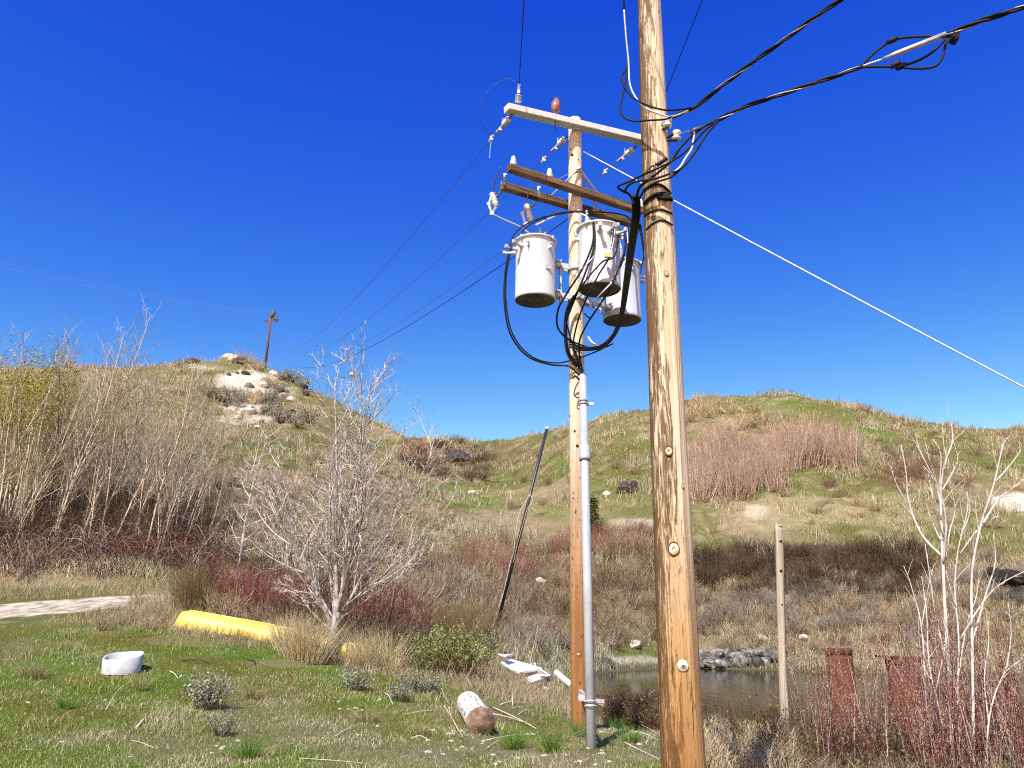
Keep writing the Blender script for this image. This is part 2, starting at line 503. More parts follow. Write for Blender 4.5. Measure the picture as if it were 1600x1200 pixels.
# dirt track: a sheet lying just over the ground
mb = MB(); trk = [(-420, 985, 3), (-200, 975, 3), (0, 958, 3), (60, 953, 3), (120, 947, 3), (175, 941, 3), (215, 936, 3), (250, 930, 3)]
cen = []
for px, py, _ in trk:
    g = G(px, py) if px >= -600 else None
    cen.append(g)
cen = spline(np.array(cen), 8)
Vr = []
for k, c in enumerate(cen):
    t = cen[min(k + 1, len(cen) - 1)] - cen[max(k - 1, 0)]; t[2] = 0; t /= np.linalg.norm(t); s = np.array([-t[1], t[0], 0])
    w0 = 1.25 * (1 - .75 * sstep(.75, 1.0, k / (len(cen) - 1)))
    for j in range(9):
        q = c + s * w0 * (j / 4 - 1) * (1 + .18 * (vnoise(k * .7, j * .0 + (j > 4) * 9, 4) - .5))
        Vr.append([q[0], q[1], h1(q[0], q[1]) + .02 - .014 * abs(j / 4 - 1) ** 3])
ii, jj = np.meshgrid(np.arange(len(cen) - 1), np.arange(8), indexing='ij'); a_ = ii * 9 + jj
mb.add(Vr, np.stack([a_, a_ + 1, a_ + 10, a_ + 9], -1).reshape(-1, 4))
tag(mb.build('dirt_track', mat_noise('pale_track_gravel', (.22, .19, .13), (.46, .41, .32), 3.2, .95, .05, bump=.8, lo=.38, hi=.58, detail=9)), kind='structure')

# water of the inlet
WZ = -.72
wm, nt, b = new_mat('still_green_water', .10, .3); n = N(nt)
b.inputs['Base Color'].default_value = (.017, .018, .006, 1); b.inputs['IOR'].default_value = 1.2
f = n.noise(n.coord('Object', (1, .35, 1)), 2.2, 3)
n.bump(f, .25, .06, b)
mb = MB()
yy = np.linspace(14.5, 50, 24); uu = np.linspace(.02, 1.6, 24)
Vw = np.array([[u * y, y, WZ] for u in uu for y in yy])
ii, jj = np.meshgrid(np.arange(23), np.arange(23), indexing='ij'); a_ = ii * 24 + jj
mb.add(Vw, np.stack([a_, a_ + 24, a_ + 25, a_ + 1], -1).reshape(-1, 4))
tag(mb.build('water', wm), kind='structure')

# ------------------------------------------------------------------ sky and sun
SUN_AZ, SUN_EL = 23.0, 50.0      # light travels towards +Y, this many degrees to the right
world = bpy.data.worlds.new("World"); scene.world = world; world.use_nodes = True
nt = world.node_tree; n = N(nt); bg = nt.nodes['Background']
sky = n.node('ShaderNodeTexSky', sky_type='NISHITA'); sky.sun_disc = False
sky.sun_elevation = R(SUN_EL); sky.sun_rotation = R(180 + SUN_AZ)
sky.altitude = 300; sky.air_density = 1.0; sky.dust_density = 0.3; sky.ozone_density = 3.0
SKYFIT = ((.178, 2.95), (.312, 2.03), (2.95, .5))
sep = n.node('ShaderNodeSeparateColor'); cmb = n.node('ShaderNodeCombineColor')
n.link(sky.outputs['Color'], sep.inputs[0])
for k, (g, e) in enumerate(SKYFIT):
    n.link(n.math('MULTIPLY', n.math('POWER', sep.outputs[k], e), g), cmb.inputs[k])
n.link(cmb.outputs[0], bg.inputs['Color'])
bg.inputs['Strength'].default_value = 0.1
sd = bpy.data.lights.new('sun', 'SUN'); sd.energy = 5.0; sd.angle = R(.5); sd.color = (1.0, .945, .85)
so = bpy.data.objects.new('sun', sd); COL.objects.link(so)
ce = math.cos(R(SUN_EL))
LD = Vector((math.sin(R(SUN_AZ)) * ce, math.cos(R(SUN_AZ)) * ce, -math.sin(R(SUN_EL))))
so.rotation_euler = LD.to_track_quat('-Z', 'Y').to_euler(); so.location = (-20, -40, 60)
scene.view_settings.view_transform = 'Standard'; scene.view_settings.look = 'None'
scene.view_settings.exposure = 0.55; scene.view_settings.gamma = 1
scene.cycles.use_denoising = False; scene.cycles.filter_width = 1.15; scene.cycles.max_bounces = 5; scene.cycles.diffuse_bounces = 2; scene.cycles.glossy_bounces = 2
scene.cycles.transparent_max_bounces = 4; scene.cycles.caustics_reflective = False; scene.cycles.caustics_refractive = False
# ================================================================== POLES AND LINES
def crest(px, y0=90, y1=145):
    """the skyline point of the ground in a photo column"""
    ys = np.linspace(y0, y1, 400)
    best = None
    for py in range(480, 760):
        d = RM @ np.array([(px - 800) / FPX, (600 - py) / FPX, -1.0]); pt = EYE + d[None] * (ys / d[1])[:, None]
        g = H(pt[:, 0], ys); w = np.nonzero(g >= pt[:, 2])[0]
        if len(w): return np.array([pt[w[0], 0], ys[w[0]], g[w[0]]])


def part(mb, name, mat, thing, parent=None, smooth=None):
    """link a world-space MB as a part of a thing (or as a sub-part of one of its parts)"""
    off = np.array(thing.location)
    mb.V = [v - off for v in mb.V]
    return mb.build(name, mat, parent or thing, smooth)


def wood(name, top1, top2, low1, low2, h0, h1, dark, thr, side=0.0, grain=16, speck=False, checks=0.0):
    m, nt, b = new_mat(name, .75, .2); n = N(nt)
    co = n.coord('Object'); sx = n.node('ShaderNodeSeparateXYZ'); n.link(co, sx.inputs[0])
    st = n.coord('Object', (grain, grain, .55)); st2 = n.coord('Object', (grain * 4, grain * 4, 1.6))
    f = n.noise(st, 1.0, 6, .6, .6); g = n.noise(st2, 1.0, 3, .6)
    pale = n.ramp(f, [(.3, top1), (.7, top2)]); low = n.ramp(f, [(.3, low1), (.7, low2)])
    hz = n.math('ADD', sx.outputs[2], n.math('MULTIPLY', n.noise(n.coord('Object', (6, 6, .8)), 1.0, 3), .8))
    mr = n.node('ShaderNodeMapRange'); mr.interpolation_type = 'SMOOTHSTEP'
    n.link(hz, mr.inputs[0]); mr.inputs[1].default_value = h0; mr.inputs[2].default_value = h1
    c = n.mix(mr.outputs[0], low, pale)
    if checks and side:
        # creosoted butt: the foot of the pole was dipped and is nearly black brown
        m2 = n.node('ShaderNodeMapRange'); m2.interpolation_type = 'SMOOTHSTEP'; n.link(hz, m2.inputs[0])
        m2.inputs[1].default_value = 1.75; m2.inputs[2].default_value = .35
        c = n.mix(n.math('MULTIPLY', m2.outputs[0], .62), c, (.15, .06, .018))
    c = n.mix(n.math('MULTIPLY', n.ramp(g, [(.42, (0, 0, 0)), (.62, (1, 1, 1))]), .35), c, n.mix(.5, c, dark))
    # split and weather-stained streaks
    d = n.math('ADD', n.math('MULTIPLY', n.noise(n.coord('Object', (36, 36, 3.2)), 1.0, 7, .70, 1.3), .62), n.math('MULTIPLY', n.noise(n.coord('Object', (9, 9, .7)), 1.0, 4, .6, .6), .38))
    d = n.math('ADD', d, n.math('MULTIPLY', sx.outputs[0], -side))
    dm = n.ramp(d, [(thr, (0, 0, 0)), (thr + .07, (1, 1, 1))])
    c = n.mix(n.math('MULTIPLY', dm, .94), c, n.mix(.18, dark, low))
    if checks:
        k = n.noise(n.coord('Object', (42, 42, .5)), 1.0, 4, .6, .5)
        km = n.ramp(k, [(.655, (0, 0, 0)), (.68, (1, 1, 1))])
        c = n.mix(n.math('MULTIPLY', km, checks), c, (dark[0] * .5, dark[1] * .5, dark[2] * .5))
    if speck:
        s = n.noise(n.coord('Object', (26, 26, 12)), 1.0, 2, .5)
        sm = n.ramp(s, [(.66, (0, 0, 0)), (.69, (1, 1, 1))])
        c = n.mix(n.math('MULTIPLY', sm, .85), c, dark)
    n.link(c, b.inputs['Base Color'])
    hgt = n.math('SUBTRACT', n.math('ADD', f, n.math('MULTIPLY', g, .5)), n.math('MULTIPLY', dm, .5))
    n.bump(hgt, .7, .02, b)
    return m


M_NEAR = wood('weathered_pale_pole_wood', (.60, .45, .28), (.84, .73, .55), (.27, .125, .038), (.60, .36, .145), 1.2, 3.7, (.045, .018, .007), .544, side=.80, checks=.95)
M_REAR = wood('specked_pole_wood', (.62, .53, .39), (.80, .73, .58), (.22, .095, .034), (.38, .195, .075), 1.8, 6.8, (.06, .03, .015), .64, grain=14, speck=True)
M_ARM = mat_noise('brown_crossarm_wood', (.075, .042, .024), (.27, .175, .10), 3.2, .85, .1, bump=.5, stretch=(.5, .5, 14), detail=8, lo=.36, hi=.66)
M_WHITEARM = mat_noise('bleached_crossarm_wood', (.55, .53, .50), (.78, .76, .73), 5, .7, .2, bump=.2, stretch=(1, 6, 6))
M_GREYPOST = wood('silvered_post_wood', (.32, .28, .22), (.52, .45, .35), (.34, .29, .22), (.5, .43, .33), .2, 1, (.10, .07, .045), .6, checks=.8)
M_TANK, nt, b = new_mat('pale_grey_tank_paint', .38, .45); n = N(nt)
_f = n.noise(n.coord('Object', (7, 7, .8)), 1.0, 6, .65); _g = n.noise(n.coord('Object'), 22, 5, .7)
_c = n.ramp(_f, [(.32, (.49, .515, .555)), (.55, (.58, .61, .65))])
_c = n.mix(n.math('MULTIPLY', n.ramp(n.math('ADD', n.math('MULTIPLY', _f, .5), n.math('MULTIPLY', _g, .5)), [(.64, (0, 0, 0)), (.69, (1, 1, 1))]), .35), _c, (.30, .23, .16))
n.link(_c, b.inputs['Base Color'])
M_TANKSHADE = mat_noise('shaded_tank_underside', (.10, .10, .095), (.16, .155, .145), 8, .6, .3)  # darker than the tank: shade on the underside put into the colour
M_GALV = mat_noise('galvanised_steel', (.45, .46, .48), (.65, .66, .68), 14, .45, .5, .4)
M_DULL = mat_noise('dull_dark_steel', (.06, .06, .06), (.14, .13, .12), 12, .6, .4, .3)
M_CABLE = mat_noise('black_cable_jacket', (.006, .006, .007), (.014, .014, .015), 10, .6, .2)
M_ALU = mat_noise('bare_aluminium_strand', (.50, .51, .53), (.72, .73, .75), 30, .4, .5, .6)
M_DARKALU = mat_noise('weathered_aluminium_strand', (.16, .16, .17), (.42, .42, .44), 14, .5, .5, .5)
M_PORC = mat_noise('pale_grey_polymer', (.50, .53, .54), (.66, .68, .69), 8, .35, .5)
M_BROWNPORC = mat_noise('brown_glazed_porcelain', (.20, .075, .05), (.34, .17, .13), 16, .25, .5)
M_PVC = mat_noise('grey_plastic_conduit', (.34, .365, .40), (.43, .46, .50), 2.5, .4, .4, stretch=(3, 3, .6))
M_WHITEPL = mat_noise('white_insulator_glaze', (.74, .74, .73), (.85, .85, .84), 8, .3, .5)
M_YELLOWTAG = mat_noise('yellow_tag_plastic', (.70, .50, .06), (.80, .60, .10), 9, .5)
M_COPPER = mat_noise('brown_copper_wire', (.18, .08, .06), (.30, .14, .10), 12, .5, .4, .4)


def pole_shaft(base, top, r0, r1, n=36, rings=60, wob=.006):
    mb = MB(); L = []
    for k in range(rings + 1):
        t = k / rings
        L.append(base * (1 - t) + top * t)
    L = np.array(L); rr = np.linspace(r0, r1, rings + 1)
    mb.tubes(L[None], rr[None], n, True)
    V = mb.V[0]; ax = np.repeat(L, n, axis=0); d = V - ax
    ang = np.arctan2(d[:, 1], d[:, 0])
    k = 1 + wob / r0 * 4 * (vnoise(ang * 2.2 + 20, V[:, 2] * .7, 3) - .5) + wob / r0 * 2 * (vnoise(ang * 7 + 50, V[:, 2] * 1.1, 8) - .5)
    mb.V[0] = ax + d * k[:, None]
    return mb


# ---------------------------------------------------------------- near pole
NY_ = 6.1
nb, ntp = P(1068, 1200, NY_), P(1014, 0, NY_)
dirn = (ntp - nb) / (ntp[2] - nb[2])
n0 = nb + dirn * (-.5 - nb[2]); n1_ = nb + dirn * (8.6 - nb[2])
rN = lambda z: .152 + (z - .67) * (.103 - .152) / 6.3
near = empty('utility_pole', (n0[0], n0[1], h1(n0[0], n0[1])), 'tall thick splintered tan pole in front with dark stains and black cables crossing it', 'utility pole')
part(pole_shaft(n0, n1_, rN(-.5), rN(8.6), 48, 140, .005), 'pole', M_NEAR, near)


def axn(z): return nb + dirn * (z - nb[2])


def on_near(px, py, out=0.0):
    """surface point of the near pole seen at a photo pixel"""
    d = RM @ np.array([(px - 800) / FPX, (600 - py) / FPX, -1.0]); d = d / d[1]
    for Y in np.linspace(NY_ - .3, NY_ + .1, 160):
        p = EYE + d * Y; a = axn(p[2]); r = rN(p[2])
        if (p[0] - a[0]) ** 2 + (p[1] - a[1]) ** 2 < r * r:
            nrm = np.array([p[0] - a[0], p[1] - a[1], 0]); nrm /= np.linalg.norm(nrm)
            return p + nrm * out, nrm
    return EYE + d * NY_, np.array([0, -1.0, 0])


M_KNOT = mat_noise('pale_knot_wood', (.45, .27, .13), (.85, .76, .62), 40, .7, .2)
M_KNOTD = mat_noise('dark_knot_ring', (.05, .025, .012), (.10, .05, .02), 30, .8, .1)
for px, py, r in ((1045, 705, .030), (1053, 858, .040), (1042, 428, .016), (1019, 264, .012), (1067, 760, .012)):
    p, nm = on_near(px, py)
    k = MB(); k.lathe([(r * 1.05, -.02), (r * 1.0, .001), (r * .9, .002), (r * .85, -.003)], p, nm, 18); k.V[0] = p + (k.V[0] - p) * [1, 1, 1.35]
    kp = part(k, 'knot', M_KNOTD, near)
    k = MB(); k.lathe([(r * .9, -.01), (r * .85, .002), (r * .55, .004), (r * .28, .005), (r * .25, .000), (0.0005, .000)], p, nm, 18); k.V[0] = p + (k.V[0] - p) * [1, 1, 1.25]
    part(k, 'knot_heart', M_KNOT, near, kp)
p, nm = on_near(1067, 1040)
k = MB(); k.lathe([(.040, -.006), (.040, .006), (.034, .009), (.006, .009), (.006, .013), (.0005, .013)], p, nm, 24)
tg = part(k, 'round_tag', mat_noise('pale_aluminium_tag', (.55, .5, .42), (.75, .7, .62), 60, .5, .4, .3), near)
k = MB(); k.lathe([(.008, .008), (.007, .016), (.0005, .018)], p, nm, 10); part(k, 'nail', M_DULL, near, tg)
# spool insulators on clevises
for (px, py, tx, ty, ty2) in ((1030, 190, 1043, 192, 5.95), (1040, 214, 1057, 212, 6.0)):
    c = P(tx, ty, ty2); a = axn(c[2])
    inn = a + (c - a) / np.linalg.norm(c - a) * (rN(c[2]) - .02)
    k = MB(); k.bar(inn, c + np.array([0, 0, .03]), .03, .008); k.bar(inn - np.array([0, 0, .02]), c - np.array([0, 0, .045]), .03, .008)
    k.tube([c - np.array([0, 0, .06]), c + np.array([0, 0, .06])], .008, sides=8)
    cl = part(k, 'clevis_bracket', M_DULL, near)
    k = MB(); k.lathe([(.012, -.04), (.036, -.036), (.038, -.02), (.022, -.008), (.022, .008), (.038, .02), (.036, .036), (.012, .04)], c, (0.1, 0, 1), 18)
    part(k, 'spool_insulator', M_WHITEPL, near, cl)
# bands of cable clamped round the pole
for (l, m_, r_, w) in (((1006, 300), (1027, 288), (1049, 306), .010), ((1006, 322), (1030, 303), (1050, 316), .014), ((1006, 340), (1028, 328), (1051, 336), .007), ((1008, 362), (1030, 345), (1052, 354), .006)):
    pts = []
    for t in np.linspace(0.04, .96, 13):
        x = (1 - t) ** 2 * l[0] + 2 * t * (1 - t) * m_[0] + t * t * r_[0]; y = (1 - t) ** 2 * l[1] + 2 * t * (1 - t) * (2 * m_[1] - .5 * (l[1] + r_[1])) + t * t * r_[1]
        pts.append(on_near(x, y, w * .7)[0])
    part(MB().tube(spline(pts, 4), w, sides=8), 'cable_band', M_CABLE, near)
c1, nm = on_near(1036, 308, .012)
part(MB().box(c1, (.10, .05, .055)), 'cable_clamp', M_CABLE, near)

# ---------------------------------------------------------------- rear pole
rb = G(906, 1142); RY = rb[1]
rt = P(898, 190, RY)
rear = empty('utility_pole', rb, 'slender pole carrying three grey transformers and three crossarms, standing on the grass', 'utility pole')
rdir = (rt - rb) / (rt[2] - rb[2])
RR = .142
axr = lambda z: rb + rdir * (z - rb[2])
part(pole_shaft(axr(rb[2] - .5), rt, RR + .004, RR - .016, 30, 70, .003), 'pole', M_REAR, rear)
S = RY / 13.7


def arm(px0, py0, Y0, px1, py1, Y1, w, h, mat, name='crossarm', label=None):
    a, b = P(px0, py0, Y0 * S), P(px1, py1, Y1 * S)
    k = MB().bar(a, b, w, h)
    o = part(k, name, mat, rear)
    bv = o.modifiers.new('bevel', 'BEVEL'); bv.width = .012; bv.segments = 2
    if label: o['label'] = label
    return o, a, b


A1, a1a, a1b = arm(791, 169, 12.75, 1012, 221, 14.3, .19, .125, M_WHITEARM, label='long bleached white crossarm at the pole top')
A2, a2a, a2b = arm(795, 262, 12.75, 1004, 331, 14.25, .15, .125, M_ARM, label='brown wooden crossarm in front of the pole')
A3, a3a, a3b = arm(785, 291, 13.2, 988, 349, 14.75, .15, .125, M_ARM, label='brown wooden crossarm behind the pole')
# pole cap: top of shaft chamfered
k = MB(); k.lathe([(RR - .014, 0), (RR - .03, .05), (.03, .09), (.001, .09)], rt, (0, 0, 1), 24); part(k, 'pole_top', M_REAR, rear)
# braces of the brown arms
ctop = P(905, 263, RY - RR - .02)
for (px, py, Y) in ((866, 283, 13.15), (936, 305, 13.8), (862, 305, 13.75), (934, 330, 14.4)):
    q = P(px, py, Y * S)
    part(MB().bar(ctop, q, .035, .008), 'crossarm_brace', M_GALV, rear)
part(MB().bar(ctop + np.array([-.03, .0, 0]), ctop + np.array([.03, -.03, 0]), .05, .05), 'brace_bolt', M_GALV, rear)
# pin insulators
def pin_insulator(base, s=1.0, mat=M_PORC, name='pin_insulator'):
    base = np.asarray(base)
    k = MB(); k.lathe([(.03, -.02), (.045, .0), (.062, .012), (.062, .03), (.045, .035), (.062, .05), (.060, .066), (.042, .072), (.055, .085), (.052, .10)], base, (0, 0, 1), 18)
    o = part(k, name, mat, rear)
    k = MB(); k.lathe([(.044, .10), (.044, .14), (.032, .17), (.03, .185), (.001, .19)], base, (0, 0, 1), 16)
    part(k, 'insulator_cap', M_WHITEPL, rear, o)
    return o


up = np.array([0, 0, .065])
for t in (.03, .285, .985):
    pin_insulator(a2a * (1 - t) + a2b * t + up)
# the brown porcelain post on the white arm
c = P(868, 176, 13.22 * S)
k = MB(); k.lathe([(.025, -.10), (.03, .0), (.055, .02), (.085, .07), (.078, .085), (.092, .11), (.085, .125), (.095, .155), (.085, .17), (.088, .20), (.074, .215), (.070, .245), (.045, .27), (.04, .30), (.001, .31)], c, (.05, 0, 1), 20)
bi = part(k, 'post_insulator', M_BROWNPORC, rear); bi['label'] = 'brown porcelain insulator standing on the white crossarm'
k = MB(); k.tube([c + np.array([0, 0, -.35]), c + np.array([0, 0, .02])], .012, sides=8); part(k, 'insulator_pin', M_DULL, rear, bi)


def strain(a, b, name='strain_insulator'):
    """polymer dead-end insulator from the arm (a) towards the wire (b): hook, sheds, clamp"""
    a, b = np.asarray(a), np.asarray(b); d = b - a; L = np.linalg.norm(d); d /= L
    prof = [(.014, .18 * L)]
    for i in range(4):
        s = (.20 + .085 * i) * L
        prof += [(.022, s), (.060, s + .008), (.060, s + .022), (.022, s + .04)]
    prof += [(.022, .56 * L), (.014, .58 * L)]
    o = part(MB().lathe(prof, a, d, 14), name, M_PORC, rear)
    part(MB().tube([a, a + d * .1 * L, a + d * .2 * L], np.array([.026, .014, .014]), sides=8), 'hook', M_DULL, rear, o)
    k = MB().bar(a + d * .56 * L, b, .045, .03); k.box(a + d * .72 * L - np.array([0, 0, .03]), (.05, .04, .06)); k.bar(a + d * .66 * L, a + d * .60 * L + np.array([0, 0, .16]), .015, .015)
    part(k, 'dead_end_clamp', M_GALV, rear, o)
    return b


I1 = strain(P(800, 180, 12.85 * S), P(776, 207, 13.3 * S))
I2 = strain(P(887, 212, RY - .1), P(862, 236, 13.95 * S))
I3 = strain(P(995, 228, 14.2 * S), P(965, 252, 14.6 * S))
I0 = strain(P(809, 168, 12.9 * S), P(811, 131, 12.75 * S))
# far pole on the left hilltop
fb = crest(414)
FYd = fb[1]
ft = P(424, 488, FYd)
far = empty('utility_pole', fb, 'distant leaning pole on top of the left hill against the sky', 'utility pole')
M_FAR = mat_noise('dark_reddish_pole_wood', (.10, .06, .05), (.17, .105, .085), 3, .8, .1)
part(MB().tube([fb - np.array([0, 0, .5]), ft], .23, .19, 10), 'pole', M_FAR, far)
fa, fb2 = P(411, 500.5, FYd), P(434, 503.5, FYd)
part(MB().bar(fa, fb2, .14, .18), 'crossarm', M_FAR, far)
for px, py in ((429, 500.5), (432.5, 501)):
    k = MB(); k.lathe([(.12, 0), (.24, .1), (.24, .35), (.14, .45), (.14, .6), (.001, .62)], P(px, py, FYd), (0, 0, 1), 10); part(k, 'pin_insulator', M_DULL, far)
k = MB(); c = P(423.5, 491, FYd); k.lathe([(.2, -.9), (.42, -.6), (.42, .1), (.2, .4), (.001, .42)], c + np.array([.35, 0, .2]), (.3, 0, 1), 10); k.bar(c + np.array([-.5, 0, -1.2]), c + np.array([.6, 0, .2]), .12, .12)
part(k, 'pole_top_bracket', M_DULL, far)


def wire(name, pts, r, mat, label, cat='power line', group=None, sides=6):
    o = MB().tube(pts, r, sides=sides).build(name, mat)
    return tag(o, label, cat, group)


# three phase wires and the lower pair, rear pole -> far hilltop pole
fl = P(412, 500, FYd); frr = P(432, 501, FYd); ftop = P(424, 489, FYd)
def thr(p0, p1, px, py):
    """wire hanging between two points, its sag chosen so that it is seen passing a photo pixel"""
    lo, hi = 0.0, 20.0
    for _ in range(30):
        m = (lo + hi) / 2; L = sagline(p0, p1, m, 240); X, Yp = project(L); o = np.argsort(X)
        if np.interp(px, X[o][X[o] > 430], Yp[o][X[o] > 430]) < py: lo = m
        else: hi = m
    return sagline(p0, p1, (lo + hi) / 2, 60)


wire('power_line', thr(I1, fl, 518, 504), .007, M_DULL, 'thin wire running from the left end of the white crossarm to the hilltop pole')
wire('power_line', thr(I2, ftop, 560, 510), .007, M_DULL, 'thin wire running from behind the rear pole top to the hilltop pole')
wire('power_line', thr(I3, frr, 624, 504), .007, M_DULL, 'thin wire running from the right end of the white crossarm to the hilltop pole')
w0 = P(893, 338, RY + .15)
wire('power_line', thr(w0, P(419, 512, FYd), 628, 515), .009, M_CABLE, 'lowest wire descending from the rear pole by the transformers to the hilltop pole')
for (p0, p1) in ((I1, None), (I2, None)):
    pass
# stirrup clamps on the wires
for (px, py, Y) in ((768, 216, 13.4), (850, 249, 14.05), (946, 268, 14.75)):
    q = P(px, py, Y * S)
    k = MB().box(q, (.06, .05, .08)); k.lathe([(.02, -.08), (.028, -.03), (.028, .03), (.02, .08)], q, (.6, -.5, .6), 10)
    part(k, 'wire_clamp', M_GALV, rear)
# lines passing overhead towards the viewer
e0 = P(818, 0, 10.3); d0 = e0 - I0
wire('power_line', sagline(I0, I0 + d0 * 6.0, .4, 30), .008, M_CABLE, 'thin line rising from the left end of the white crossarm out of the top edge')
q0 = P(1012, 214, 14.3 * S); q1 = P(1090, 0, 10.6)
wire('power_line', sagline(q0, q0 + (q1 - q0) * 5.0, .3, 30), .008, M_CABLE, 'thin line behind the near pole running out of the top edge just right of it')
# faint far lines at the left
for k_, (ya, yb) in enumerate(((401, 487), (409, 490))):
    wire('power_line', sagline(P(-120, ya - 24, FYd - 30), P(421, yb, FYd), 1.2, 30), .0065, M_ALU, ('upper' if k_ == 0 else 'lower') + ' of two faint wires from the hilltop pole to the left edge')
# guy wire
g0 = P(910, 236, RY); g1 = P(1600, 600, 10.2)
gl = sagline(g0, g0 + (g1 - g0) * 2.0, .05, 60)
wire('guy_wire', gl, .0115, M_ALU, 'pale stranded guy wire slanting from the rear pole top down to the right edge', 'guy wire')
k = MB().tube(gl[:2] * .5 + gl[1:3] * .5, .03, sides=8)
# jumper loop at the left end of the white arm
wire('jumper_wire', spline([P(806, 128, 12.75 * S), P(792, 123, 12.8 * S), P(768, 136, 12.9 * S), P(752, 160, 13.0 * S), P(749, 183, 13.1 * S), P(757, 200, 13.25 * S), P(768, 214, 13.4 * S)]), .005, M_DULL, 'thin looping jumper wire left of the white crossarm end', 'wire')

# ---------------------------------------------------------------- transformers
def make_transformer(label):
    t = empty('transformer', (0, 0, 0), label, 'transformer', 'pole mounted transformers')
    Rt, Ht = .362, 1.10
    k = MB(); k.lathe([(Rt - .01, 0), (Rt, .012), (Rt, .05), (Rt - .004, .06), (Rt - .004, Ht - .05), (Rt + .004, Ht)], (0, 0, 0), n=48)
    tank = k.build('tank', M_TANK, t)
    k = MB(); k.lathe([(Rt - .008, .002), (Rt - .03, .0), (Rt - .04, .03), (.20, .03), (.195, .045), (.15, .045), (.145, .03), (.08, .03), (.07, .015), (.03, .015), (.02, -.005), (.0005, -.005)], (0, 0, 0), n=40)
    k.build('tank_bottom', M_TANKSHADE, t)
    k = MB(); k.lathe([(Rt + .002, Ht - .012), (Rt + .03, Ht - .01), (Rt + .032, Ht + .022), (Rt + .004, Ht + .034), (Rt - .06, Ht + .06), (.12, Ht + .085), (.0005, Ht + .09)], (0, 0, 0), n=48)
    lid = k.build('lid', M_TANK, t)
    k = MB()
    for i in range(4):
        a = i * math.pi / 2 + .5; c_ = np.array([math.cos(a), math.sin(a), 0]) * (Rt + .035)
        k.box(c_ + np.array([0, 0, Ht - .0]), (.035, .035, .07), np.array(Matrix.Rotation(a, 3, 'Z')))
    k.build('lid_clamp', M_GALV, t, lid)
    # lifting lugs
    for a in (-2.3, -1.25, 1.4):
        c_ = np.array([math.cos(a), math.sin(a), 0])
        k = MB(); k.box(c_ * (Rt + .03) + np.array([0, 0, Ht - .17]), (.07, .02, .09), np.array(Matrix.Rotation(a, 3, 'Z'))); k.box(c_ * (Rt + .05) + np.array([0, 0, Ht - .13]), (.05, .05, .025), np.array(Matrix.Rotation(a, 3, 'Z')))
        k.build('lifting_lug', M_TANK, t)
    # high voltage bushing on the lid
    prof = [(.05, 0)]
    for i in range(5): prof += [(.045, .03 + i * .042), (.072 - .005 * i, .04 + i * .042), (.070 - .005 * i, .052 + i * .042), (.04, .06 + i * .042)]
    prof += [(.025, .26), (.02, .31), (.001, .312)]
    k = MB(); k.lathe(prof, (.12, .12, Ht + .07), (.1, .1, 1), 18); bs = k.build('bushing', M_PORC, t)
    k = MB(); k.lathe([(.014, 0), (.014, .07), (.001, .072)], (.15, .15, Ht + .37), (.1, .1, 1), 10); k.box((.155, .155, Ht + .42), (.05, .03, .03)); k.build('bushing_terminal', M_GALV, t, bs)
    # low voltage terminals
    for a, zz in ((math.pi - .45, .09), (math.pi, .09), (math.pi + .45, .09)):
        c_ = np.array([math.cos(a), math.sin(a), 0])
        k = MB(); k.lathe([(.05, -.01), (.05, .01), (.034, .03), (.034, .075), (.022, .085)], c_ * (Rt - .005) + np.array([0, 0, Ht - zz - .08]), c_, 14); lt = k.build('low_voltage_bushing', M_PORC, t)
        k = MB(); k.box(c_ * (Rt + .15) + np.array([0, 0, Ht - zz - .08]), (.16, .045, .03), np.array(Matrix.Rotation(a, 3, 'Z'))); k.box(c_ * (Rt + .20) + np.array([0, 0, Ht - zz - .06]), (.05, .06, .06), np.array(Matrix.Rotation(a, 3, 'Z'))); k.build('spade_terminal', M_GALV, lt)
    # hanger bracket towards the pole (+X)
    k = MB()
    for zz in (.16, .74):
        k.box((Rt + .06, 0, zz), (.12, .20, .06)); k.box((Rt + .035, .0, zz + .05), (.07, .3, .02))
    k.box((Rt + .125, 0, .45), (.03, .07, .85))
    k.build('hanger_bracket', M_TANK, t)
    k = MB(); k.box((.10, -Rt - .003, .52), (.10, .006, .07)); k.build('rating_plate', M_GALV, t)
    return t


tz = P(836, 471, 13.45 * S)[2]
def tpos(px, py):
    """tank axis at the common bottom height, seen at a photo pixel"""
    d = RM @ np.array([(px - 800) / FPX, (600 - py) / FPX, -1.0]); s = (tz - EYE[2]) / d[2]
    return EYE + d * s


T0 = make_transformer('left pale grey transformer can, hanging clear on the left of the rear pole')
TP = []
for k_, (px, py, lab) in enumerate(((836, 470, None), (937, 453, 'front grey transformer can in the middle, overlapping the rear pole and laced with cables'), (972, 501, 'lower right grey transformer can, half hidden behind the middle one beside the near pole'))):
    t = T0 if k_ == 0 else copy_tree(T0)
    p = tpos(px, py); a = axr(tz); TP.append(p)
    ang = math.atan2(a[1] - p[1], a[0] - p[0])
    t.location = p.tolist(); t.rotation_euler = (0, 0, ang)
    if lab: t['label'] = lab
